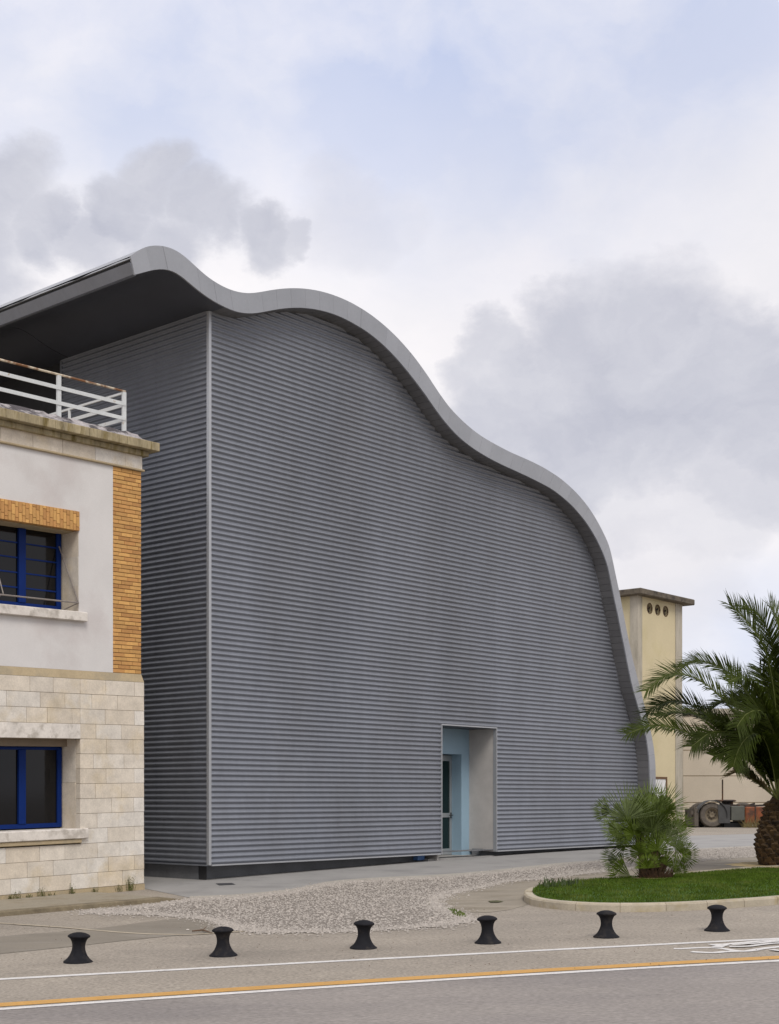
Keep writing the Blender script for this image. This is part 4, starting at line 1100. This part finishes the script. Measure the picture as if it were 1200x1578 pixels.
for px, py, dy, Rp, an, sp in [      # photo-led leaves: hub pixel, depth, radius in photo pixels, direction in degrees, spread
        (966, 1262, -.34, 62, 104, 190), (1000, 1254, -.15, 56, 78, 170), (1018, 1250, 0, 50, 60, 150), (941, 1252, -.1, 32, 160, 110), (985, 1250, 0, 48, 92, 190),
        (1044, 1274, -.22, 29, 40, 310), (952, 1280, -.38, 34, 150, 240), (976, 1286, -.45, 36, 110, 260), (1004, 1281, -.40, 38, 90, 240), (1030, 1290, -.30, 34, 60, 240),
        (1052, 1318, -.28, 29, 8, 240), (1040, 1306, -.2, 30, 30, 240), (951, 1324, -.25, 31, 172, 100), (972, 1352, -.34, 44, 146, 62), (986, 1314, -.42, 34, 120, 230), (1013, 1310, -.48, 36, 78, 230),
        (998, 1338, -.5, 28, 95, 170), (1024, 1332, -.42, 28, 60, 180), (965, 1300, -.2, 34, 150, 200), (1020, 1272, -.1, 34, 70, 220), (960, 1336, -.2, 30, 155, 140), (1038, 1345, -.2, 26, 40, 120)]:
    hub = frame(px, py, FP[1]+dy)-O; a_ = radians(an)
    base_ = Vector((rf.uniform(-.14, .14), rf.uniform(-.15, .1), .10+max(0, hub.z)*.25))
    fan_leaf(hub, Vector((cos(a_), rf.uniform(-.25, .1), sin(a_))), base_, Rp/FOC*FP[1], sp, nseg=int(14+sp/10), face=(rf.uniform(-.4, .4), -1, rf.uniform(0, .5)))
for i in range(24):
    a = rf.uniform(0, 2*pi); e = rf.uniform(.2, 1.4); r = rf.uniform(.3, .55)
    d = Vector((cos(a)*cos(e), sin(a)*cos(e), sin(e)))
    hub = Vector((0, 0, .45+rf.uniform(0, .35)))+d*r*Vector((1, 1, 1)).x
    fan_leaf(hub, d+Vector((0, 0, .1)), Vector((rf.uniform(-.1, .1), rf.uniform(-.1, .1), .35)), rf.uniform(.3, .42), 210)
for i, (dx_, h) in enumerate(((-.17, .75), (.05, .55), (.2, .35))):
    mb = MB(); rr = .075
    pts = [Vector((dx_*.6+dx_*.5*k/6, rf.uniform(-.02, .02), h*k/6)) for k in range(7)]
    mb.tube(pts, [rr*1.3, rr*1.1, rr, rr*.95, rr, rr, rr*.8], 10)
    for k in range(60):
        z = h*rf.random(); a = rf.uniform(0, 2*pi); c = Vector((dx_*.6+dx_*.5*z/h, 0, z)); d = Vector((cos(a), sin(a), 0))
        p0 = c+d*rr*.9; tip = c+d*(rr+.05)+Vector((0, 0, .07)); s_ = Vector((-sin(a), cos(a), 0))*.02
        mb.add([p0-s_, p0+s_, tip+s_*.4, tip-s_*.4], [(0, 1, 2, 3)])
    mb.sheet = True
    mb.build('stem', M['fibre'] if i else M['trunk'], fan)
# dry debris at the base
mb = MB(); mb.sheet = True
for k in range(140):
    a = rf.uniform(0, 2*pi); r = rf.uniform(.05, .28); p0 = Vector((cos(a)*r+.08, sin(a)*r*.8-.05, .02)); tip = p0+Vector((cos(a)*.1+rf.gauss(0, .04), sin(a)*.06, rf.uniform(.03, .22)))
    mb.add([p0-Vector((.012, 0, 0)), p0+Vector((.012, 0, 0)), tip], [(0, 1, 2)])
mb.build('dry_sheath', M['fibre'], fan)

# ------------------------------------------------------------------ date palm
DPz = mound(*DP); YD = DP[1]
date = empty('date_palm', (DP[0], DP[1], DPz), 0, label='stocky date palm with long arching feathery fronds at the right edge', cat='palm')
OD = Vector((DP[0], DP[1], DPz)); rd = random.Random(8)
# trunk: bulging, ringed with cut leaf bases
TH = 1.2; prof_t = [(.36, -.05), (.42, .15), (.455, .32), (.44, .5), (.38, .7), (.31, .95), (.24, TH), (.15, TH+.15), (0, TH+.25)]
MB().lathe(prof_t, 20).build('trunk', M['trunk'], date, smooth='all')
def trad(z):
    for (r0, z0), (r1, z1) in zip(prof_t, prof_t[1:]):
        if z0 <= z <= z1: return r0+(r1-r0)*(z-z0)/(z1-z0)
    return .3
boot = MB(); boot.add([(-.075, .0, -.05), (.075, 0, -.05), (.055, -.06, .045), (-.055, -.06, .045), (-.06, .05, -.04), (.06, .05, -.04), (.04, .03, .09), (-.04, .03, .09)],
                      [(0, 1, 2, 3), (3, 2, 6, 7), (0, 3, 7, 4), (1, 5, 6, 2), (0, 4, 5, 1)])
bo = boot.build('leaf_base', M['boot'], date); bme = bo.data; bpy.data.objects.remove(bo)
nb = 0
for r in range(14):
    z = .02+r*.085; n = 14
    for k in range(n):
        a = 2*pi*(k+.5*(r % 2))/n+.04*r
        if sin(a) > .35: continue       # back of the trunk: bases out of sight of any near view
        R = trad(z)+.005; nb += 1
        inst('leaf_base', bme, (cos(a)*R, sin(a)*R, z+rd.uniform(-.01, .01)), (1.15, 1.1, 1.1), (rd.uniform(-.15, .15), rd.uniform(-.15, .15), a+pi/2), date)
def frond(pts, roll, L_=.36, n=62, m='frond', thin=1.55, name='frond', droopf=.15):
    P, tot = None, 0
    # resample with catmull in 3-D
    out = []
    for i in range(len(pts)-1):
        a, b, c, d = pts[max(i-1, 0)], pts[i], pts[i+1], pts[min(i+2, len(pts)-1)]
        for k in range(12):
            u = k/12; out.append(.5*((2*b)+(-a+c)*u+(2*a-5*b+4*c-d)*u*u+(-a+3*b-3*c+d)*u**3))
    out.append(pts[-1]); cu = [0]
    for a, b in zip(out, out[1:]): cu.append(cu[-1]+(b-a).length)
    def at(f_):
        t = f_*cu[-1]; j = 0
        while j < len(cu)-2 and cu[j+1] < t: j += 1
        u = (t-cu[j])/max(1e-9, cu[j+1]-cu[j]); return out[j].lerp(out[j+1], u), (out[min(j+2, len(out)-1)]-out[max(j-1, 0)]).normalized()
    mb = MB(); mb.sheet = True
    for i in range(n):
        f_ = .16+.84*i/(n-1); c, t = at(f_)
        up = Vector((0, 0, 1)); s_ = t.cross(up)
        if s_.length < .05: s_ = Vector((1, 0, 0))
        s_.normalize(); nn = s_.cross(t).normalized()
        sx_ = s_*cos(roll)+nn*sin(roll); nx_ = nn*cos(roll)-s_*sin(roll)
        env = min(1, (f_-.05)*3.6)*(1-.42*max(0, (f_-.6)/.4)**2)
        ang = radians(68-38*f_)
        for sd_ in (1, -1):
            l = L_*env*rd.uniform(.85, 1.1); a_ = ang+rd.uniform(-.09, .09)
            d = t*cos(a_)+sx_*sd_*sin(a_)+nx_*rd.uniform(.10, .38); d.normalize()
            w_ = t*.0095*thin
            m1 = c+d*l*.5; tip = c+d*l+Vector((0, 0, -l*droopf*rd.uniform(.2, 1.4)))
            mb.add([c-w_*.8, c+w_*.8, m1+w_, m1-w_, tip], [(0, 1, 2, 3), (3, 2, 4)])
    fo = mb.build(name, M[m], date)
    st_ = MB(); st_.tube([at(k/14)[0] for k in range(15)], [.016*(1-.85*k/14)+.002 for k in range(15)], 6)
    st_.build('midrib', M['rachis'], fo, smooth='all')
    return fo
def PF(l, dy0=0, dy1=-.6):
    n = len(l); return [frame(x, y, YD+dy0+(dy1-dy0)*i/(n-1))-OD for i, (x, y) in enumerate(l)]
K0 = (1198, 1232)
photo_fronds = [
    ([K0, (1192, 1150), (1182, 1104), (1162, 1078), (1132, 1074)], .4, 1.2, .9, 'frond', .36),
    ([K0, (1178, 1182), (1152, 1142), (1126, 1117), (1095, 1108)], -.3, -.9, .7, 'frond', .36),
    ([K0, (1196, 1170), (1192, 1120), (1184, 1070), (1170, 1030)], .6, 1.6, 1.2, 'frond', .40),
    ([K0, (1165, 1150), (1140, 1112), (1116, 1080), (1084, 1052), (1056, 1040), (1026, 1041), (996, 1064)], -.1, -.9, .75, 'frondl', .36),
    ([K0, (1180, 1120), (1150, 1066), (1122, 1037), (1095, 1023), (1070, 1019), (1048, 1028)], .2, .6, .8, 'frond', .34),
    ([K0, (1150, 1160), (1108, 1118), (1080, 1096), (1056, 1083), (1036, 1080), (1016, 1086), (996, 1098)], 0, -.5, .7, 'frond', .36),
    ([K0, (1130, 1172), (1090, 1143), (1056, 1128), (1030, 1120), (1000, 1119), (966, 1131)], 0, -1.0, .8, 'frond', .33),
    ([K0, (1186, 1200), (1160, 1160), (1132, 1134), (1112, 1127), (1092, 1130), (1066, 1150)], -.3, -1.3, .9, 'frond', .40),
    ([K0, (1194, 1140), (1176, 1084), (1158, 1055), (1140, 1044), (1122, 1050)], -.3, -1.4, .8, 'frond', .42),
    ([K0, (1196, 1110), (1189, 1045), (1177, 997), (1160, 970), (1140, 946), (1124, 932)], 0, -.2, 1.1, 'frond', .42),
    ([K0, (1200, 1080), (1192, 1010), (1182, 970), (1166, 946), (1148, 934)], .1, .3, 1.0, 'frond', .42),
    ([K0, (1208, 1080), (1204, 1000), (1196, 955), (1186, 934)], -.1, -.2, 1.0, 'frondl', .42),
    ([K0, (1165, 1205), (1130, 1182), (1104, 1164), (1086, 1155)], -.2, -.4, .5, 'frondd', .26),
    ([K0, (1160, 1175), (1120, 1130), (1080, 1105), (1044, 1098), (1012, 1104)], .3, .3, .6, 'frond', .34),
    ([K0, (1170, 1190), (1145, 1166), (1125, 1158), (1100, 1165)], -.5, -1.3, .7, 'frond', .34),
    ([K0, (1185, 1150), (1165, 1105), (1145, 1085), (1120, 1080), (1095, 1092)], .2, .9, .7, 'frond', .38),
    ([K0, (1215, 1060), (1222, 980), (1215, 940)], 0, .4, 1.0, 'frond', .36),
    ([K0, (1200, 1160), (1185, 1110), (1170, 1095), (1150, 1100), (1135, 1120)], -.4, -1.6, .8, 'frond', .40),
    ([K0, (1190, 1180), (1178, 1140), (1160, 1130), (1140, 1150), (1130, 1180)], -.4, -1.5, .6, 'frond', .40),
]
for l, d0, d1, roll, m_, L_ in photo_fronds: frond(PF(l, d0, d1), roll, L_*1.5, n=160 if m_ != 'frondd' else 60, m=m_)
for i in range(26):
    a = rd.uniform(-1.5, 1.7); e = rd.uniform(.15, 1.35); R = rd.uniform(2.2, 2.9)
    h0 = Vector((0, 0, TH+.1)); dh = Vector((cos(a), sin(a), 0)); pts = []
    for k in range(6):
        u = k/5; pts.append(h0+dh*R*u*cos(e)*(1-.1*u)+Vector((0, 0, R*(sin(e)*u*1.15-.62*u*u*(1.1-.5*e/1.4)))))
    frond(pts, rd.uniform(-.5, .5), .48, 120, m='frond' if i % 5 else 'frondl')

# ------------------------------------------------------------------ yellow tower
YT = 58.0; tc_ = frame(982, 1228, YT); TO = (tc_.x, tc_.y)
zT = .2
TWR = empty('yellow_tower', (TO[0], TO[1], zT), A_, label='tall pale yellow tower with three round vents under a dark flat roof', cat='tower')
def tT(px): return unp(px, 1200, TO, 0)[0]
tr = tT(1049.5); zr = unp(990, 926, TO, 0)[1]-zT; pw_ = .34; DD = 6.0
zr = HC+(HY-914.8)/FOC*(YT-.5)-zT
tpl = tT(1040)
# walls with round holes: front face as polygon ring around circles
fw_ = MB(); fw_.sheet = True
circ = []
for (cpx, cpy) in ((1000.8, 937.5), (1013, 939.8), (1025.3, 942)):
    t_, z_ = unp(cpx, cpy, TO, 0); circ.append((t_, z_-zT))
rc_ = .235
bm = bmesh.new()
zc_lo, zc_hi = min(c[1] for c in circ)-.5, max(c[1] for c in circ)+.45
cellx = [pw_, (circ[0][0]+circ[1][0])/2, (circ[1][0]+circ[2][0])/2, tpl]
for i in range(3):
    x0, x1 = cellx[i], cellx[i+1]; c = circ[i]; nn_ = 32; vs = []; 
    corners = [(x1, zc_lo), (x1, zc_hi), (x0, zc_hi), (x0, zc_lo)]
    out_ = []
    for k in range(nn_):
        a = 2*pi*k/nn_; dx_, dz_ = cos(a), sin(a)
        tmin = 1e9
        for lim, dd, cc in ((x1, dx_, c[0]), (x0, dx_, c[0]), (zc_hi, dz_, c[1]), (zc_lo, dz_, c[1])):
            if abs(dd) > 1e-6:
                tt = (lim-cc)/dd
                if tt > 0: tmin = min(tmin, tt)
        vs.append((c[0]+dx_*tmin, 0, c[1]+dz_*tmin))
    for k in range(nn_): a = 2*pi*k/nn_; vs.append((c[0]+cos(a)*rc_, 0, c[1]+sin(a)*rc_))
    for k in range(nn_): a = 2*pi*k/nn_; vs.append((c[0]+cos(a)*rc_, .25, c[1]+sin(a)*rc_))
    fs = []
    for k in range(nn_):
        k2 = (k+1) % nn_; fs += [(k, k2, nn_+k2, nn_+k), (nn_+k, nn_+k2, 2*nn_+k2, 2*nn_+k)]
    fw_.add(vs, fs)
    for cr in corners:   # fill the corner triangles left by ray sampling
        ks = sorted(range(nn_), key=lambda k: (vs[k][0]-cr[0])**2+(vs[k][2]-cr[1])**2)[:2]
        fw_.add([vs[ks[0]], vs[ks[1]], (cr[0], 0, cr[1])], [(0, 1, 2)])
fw_.add([(pw_, 0, zc_hi), (tpl, 0, zc_hi), (tpl, 0, zr), (pw_, 0, zr)], [(0, 1, 2, 3)])
fw_.add([(pw_, 0, -.2), (tpl, 0, -.2), (tpl, 0, zc_lo), (pw_, 0, zc_lo)], [(0, 1, 2, 3)])
fw_.add([(0, pw_, -.2), (0, DD, -.2), (0, DD, zr), (0, pw_, zr)], [(0, 3, 2, 1)])
fw_.add([(tr, 0, -.2), (tr, DD, -.2), (tr, DD, zr), (tr, 0, zr)], [(0, 1, 2, 3)])
fw_.build('wall', M['ypaint'], TWR)
for i, c in enumerate(circ):
    v_ = MB(); v_.lathe([(rc_-.02, -.01), (rc_, -.01), (rc_, .05), (rc_-.02, .05)], 28, (c[0], 0, c[1]), axis='y')
    vo = v_.build('round_vent', M['brownf'], TWR)
    MB().lathe([(0, 0), (rc_*.95, 0)], 24, (c[0], .2, c[1]), axis='y').build('vent_back', M['tconc'], vo)
    fb = MB()
    for k in range(6):
        a = k*pi/3+.3; fb.bar((c[0], .12, c[1]), (c[0]+cos(a)*rc_*.95, .12, c[1]+sin(a)*rc_*.95), .07, .02, up=(0, 1, 0))
    fb.build('fan_blade', M['tdark'], vo)
MB().box(-.03, pw_, -.03, pw_, -.2, zr).build('pillar', M['tconc'], TWR)
MB().box(tpl, tr+.03, -.03, pw_, -.2, zr).build('pillar', M['tconc'], TWR)
OVt = .38
MB().box(-OVt, tr+OVt+.15, -OVt, DD+OVt, zr, zr+.25).build('roof_slab', M['troof'], TWR, bevel=.03)
d0, d1 = tT(1005), tT(1025.5); zd = unp(1015, 1197, TO, 0)[1]-zT
dr = MB().box(d0-.2, d1-.09, -.05, .01, 0, zd-.09).build('door', M['whited'], TWR)
MB().box(d1-.09, d1, -.08, .01, 0, zd).box(d0-.29, d0-.2, -.08, .01, 0, zd).box(d0-.2, d1-.09, -.08, .01, zd-.09, zd).build('door_frame', M['brownf'], dr)
dpx = tr+.0

# ------------------------------------------------------------------ precast panel building behind
YW = 66.0
x0w = frame(1052, 1228, YW).x
PWB = empty('panel_building', (x0w, YW, .2), 0, label='long low beige building of wide precast panels behind the truck chassis', cat='building')
jy = [1283, 1236.5, 1195.5, 1156, 1118, 1100]
zz = [HC+(HY-y)/FOC*YW-.2 for y in jy]; zz[0] = -.2
MB().box(0, 34, .03, 14, -.2, zz[-1]-.01).build('wall_core', M['mortar'], PWB)
PL = 6.2
for a, b in zip(zz, zz[1:]):
    x = .0; i = 0
    while x < 33:
        MB().box(x+.012, min(34, x+PL)-.012, 0, .1, a+.02, b-.02).build('wall_panel', M['panelw'], PWB); x += PL
MB().box(-.25, 34.2, -.12, 14.2, zz[-1], zz[-1]+.25).build('roof_edge', M['tconc'], PWB)
MB().box(-.28, -.003, -.05, .5, -.2, zz[-1]-.003).build('pillar', M['tconc'], PWB)
MB().box(-.2, 34, -.35, -.051, -.2, .1).build('footing', M['tconc'], PWB)
MB().box(34, 60, -.02, 10, -.2, 4.2).build('side_wing', M['panelw'], PWB)
# thin pole standing in front
xp = frame(1113, 1228, 62.5).x
MB().tube([(xp, 62.5, .1), (xp, 62.5, HC+(HY-1201)/FOC*62.5)], .035).build('thin_pole', M['tdark'], label='thin dark upright pole behind the grey box of the truck chassis', cat='pole')
# ------------------------------------------------------------------ truck chassis
YK = 60.5
def kx(px): return (px-CX)/FOC*YK
def kz(py): return HC+(HY-py)/FOC*YK
KX = kx(1088); kg = .2
TR = empty('truck_chassis', (KX, YK, kg), 0, label='rusty cabless truck chassis with one big wheel by the beige wall', cat='truck')
def KL(px): return kx(px)-KX
def KZ(py): return kz(py)-kg
def wheel(x, y, r):
    t_ = MB(); t_.lathe([(r*.56, -.13), (r*.62, -.17), (r*.9, -.17), (r*.98, -.13), (r, -.06), (r, .06), (r*.98, .13), (r*.9, .17), (r*.62, .17), (r*.56, .13)], 28, (x, y, r), axis='y')
    wo_ = t_.build('wheel', M['tyre'], TR, smooth=True)
    MB().lathe([(0, -.06), (r*.12, -.10), (r*.2, -.10), (r*.24, -.03), (r*.38, -.02), (r*.46, -.1), (r*.57, -.14), (r*.57, -.1), (r*.5, .1), (0, .1)], 24, (x, y, r), axis='y').build('rim', M['rimt'], wo_, smooth=True)
    nuts = MB()
    for k in range(8): a = k*pi/4; nuts.box(x+cos(a)*r*.31-.02, x+cos(a)*r*.31+.02, y-.06, y-.02, r+sin(a)*r*.31-.02, r+sin(a)*r*.31+.02)
    nuts.build('wheel_nut', M['tdark'], wo_)
r_w = .54
wheel(KL(1093), -.35, r_w); wheel(KL(1092), 1.6, r_w); wheel(KL(1160), 1.7, r_w)
wheel(KL(1122), 1.6, .5)
fr = MB(); fr.box(KL(1066), KL(1215), -.1, 0, KZ(1262), KZ(1250)).box(KL(1066), KL(1215), 1.1, 1.2, KZ(1262), KZ(1250))
for px in (1068, 1105, 1140, 1180): fr.box(KL(px), KL(px)+.12, 0, 1.1, KZ(1261), KZ(1252))
fr.build('frame_rail', M['tdark'], TR)
# mudguard: arch over the wheel
mg = MB(); mg.sheet = True; vs = []
for k in range(13):
    a = radians(172-k*15); R = .66
    vs += [(KL(1093)+cos(a)*R, -.62, r_w+sin(a)*R*.98), (KL(1093)+cos(a)*R, -.02, r_w+sin(a)*R*.98), (KL(1093)+cos(a)*(R-.03), -.62, r_w+sin(a)*(R-.03)*.98)]
mg.add(vs, [(3*k, 3*k+1, 3*k+4, 3*k+3) for k in range(12)]+[(3*k, 3*k+3, 3*k+5, 3*k+2) for k in range(12)]); mg.build('mudguard', M['tgrey'], TR)
MB().box(KL(1066), KL(1072), -.5, 1.5, KZ(1273), KZ(1246)).box(KL(1062), KL(1068), -.4, -.1, KZ(1255), KZ(1249)).bar((KL(1068), -.3, KZ(1250)), (KL(1067), -.3, KZ(1240)), .05).build('rear_panel', M['tyre'], TR)
MB().box(KL(1072), KL(1102), -.05, 1.3, KZ(1250), KZ(1244)).build('deck_plate', M['rimt'], TR)
MB().add([(KL(1103), -.55, KZ(1268)), (KL(1120), -.55, KZ(1268)), (KL(1120), -.55, KZ(1240)), (KL(1101), -.55, KZ(1239)), (KL(1103), 0, KZ(1268)), (KL(1120), 0, KZ(1268)), (KL(1120), 0, KZ(1240)), (KL(1101), 0, KZ(1239))],
         [(0, 1, 2, 3), (7, 6, 5, 4), (0, 4, 5, 1), (3, 2, 6, 7), (0, 3, 7, 4), (1, 5, 6, 2)]).build('side_plate', M['tgrey'], TR)
MB().box(KL(1121), KL(1142), -.6, -.02, KZ(1264), KZ(1242)).build('battery_box', M['tbox'], TR, bevel=.03)
fwp = MB(); fwp.lathe([(0, .05), (.42, .05), (.5, .0), (.42, -.04), (0, -.04)], 20, (KL(1121), .5, KZ(1234))); fwp.box(KL(1109)-.2, KL(1121), .2, .8, KZ(1235), KZ(1233.2))
fwp.box(KL(1118), KL(1132), .3, .7, KZ(1243), KZ(1235)); fwp.build('coupling_plate', M['tdark'], TR)
MB().box(KL(1102), KL(1140), .0, 1.1, KZ(1243), KZ(1239.5)).build('deck_plate', M['tdark'], TR)
tk = MB().box(KL(1142.5), KL(1174), -.6, .0, KZ(1269), KZ(1243)).build('rusty_tank', M['trust'], TR, bevel=.05)
MB().box(KL(1157), KL(1159), -.62, .02, KZ(1269.5), KZ(1242.5)).build('tank_strap', M['tdark'], tk)
MB().box(KL(1174.2), KL(1190), -.5, .1, KZ(1269), KZ(1243)).build('rusty_tank', M['trust'], TR, bevel=.04)
MB().box(KL(1112), KL(1142), -.2, .9, KZ(1281), KZ(1266)).build('axle_housing', M['black'], TR, bevel=.05)
MB().bar((KL(1142), -.4, KZ(1242)), (KL(1190), -.4, KZ(1240)), .08).bar((KL(1150), -.3, KZ(1241)), (KL(1160), -.3, KZ(1238)), .08).build('pipe', M['tdark'], TR)
frond(PF([K0, (1168, 1205), (1140, 1190), (1118, 1196)], -.1, .2), .5, .24, 60, m='frondd')
# low weeds below the chassis
mb = MB(); mb.sheet = True
for k in range(160):
    x = kx(rd.uniform(1140, 1180)); y = YK-.6+rd.gauss(0, .2); h = rd.uniform(.15, .6); a = rd.uniform(-1, 1)*.3
    mb.add([(x-.02, y, .2), (x+.02, y, .2), (x+a, y, .2+h)], [(0, 1, 2)])
mb.build('dry_weeds', M['frondd'], kind='stuff')
sheet('chassis_kerb', [(kx(1052), 61.8), (kx(1400), 61.8), (kx(1400), 63.2), (kx(1052), 63.2)], .06, M['kerbl'], step=4, kind='structure')
# distant tree tops right of the tower
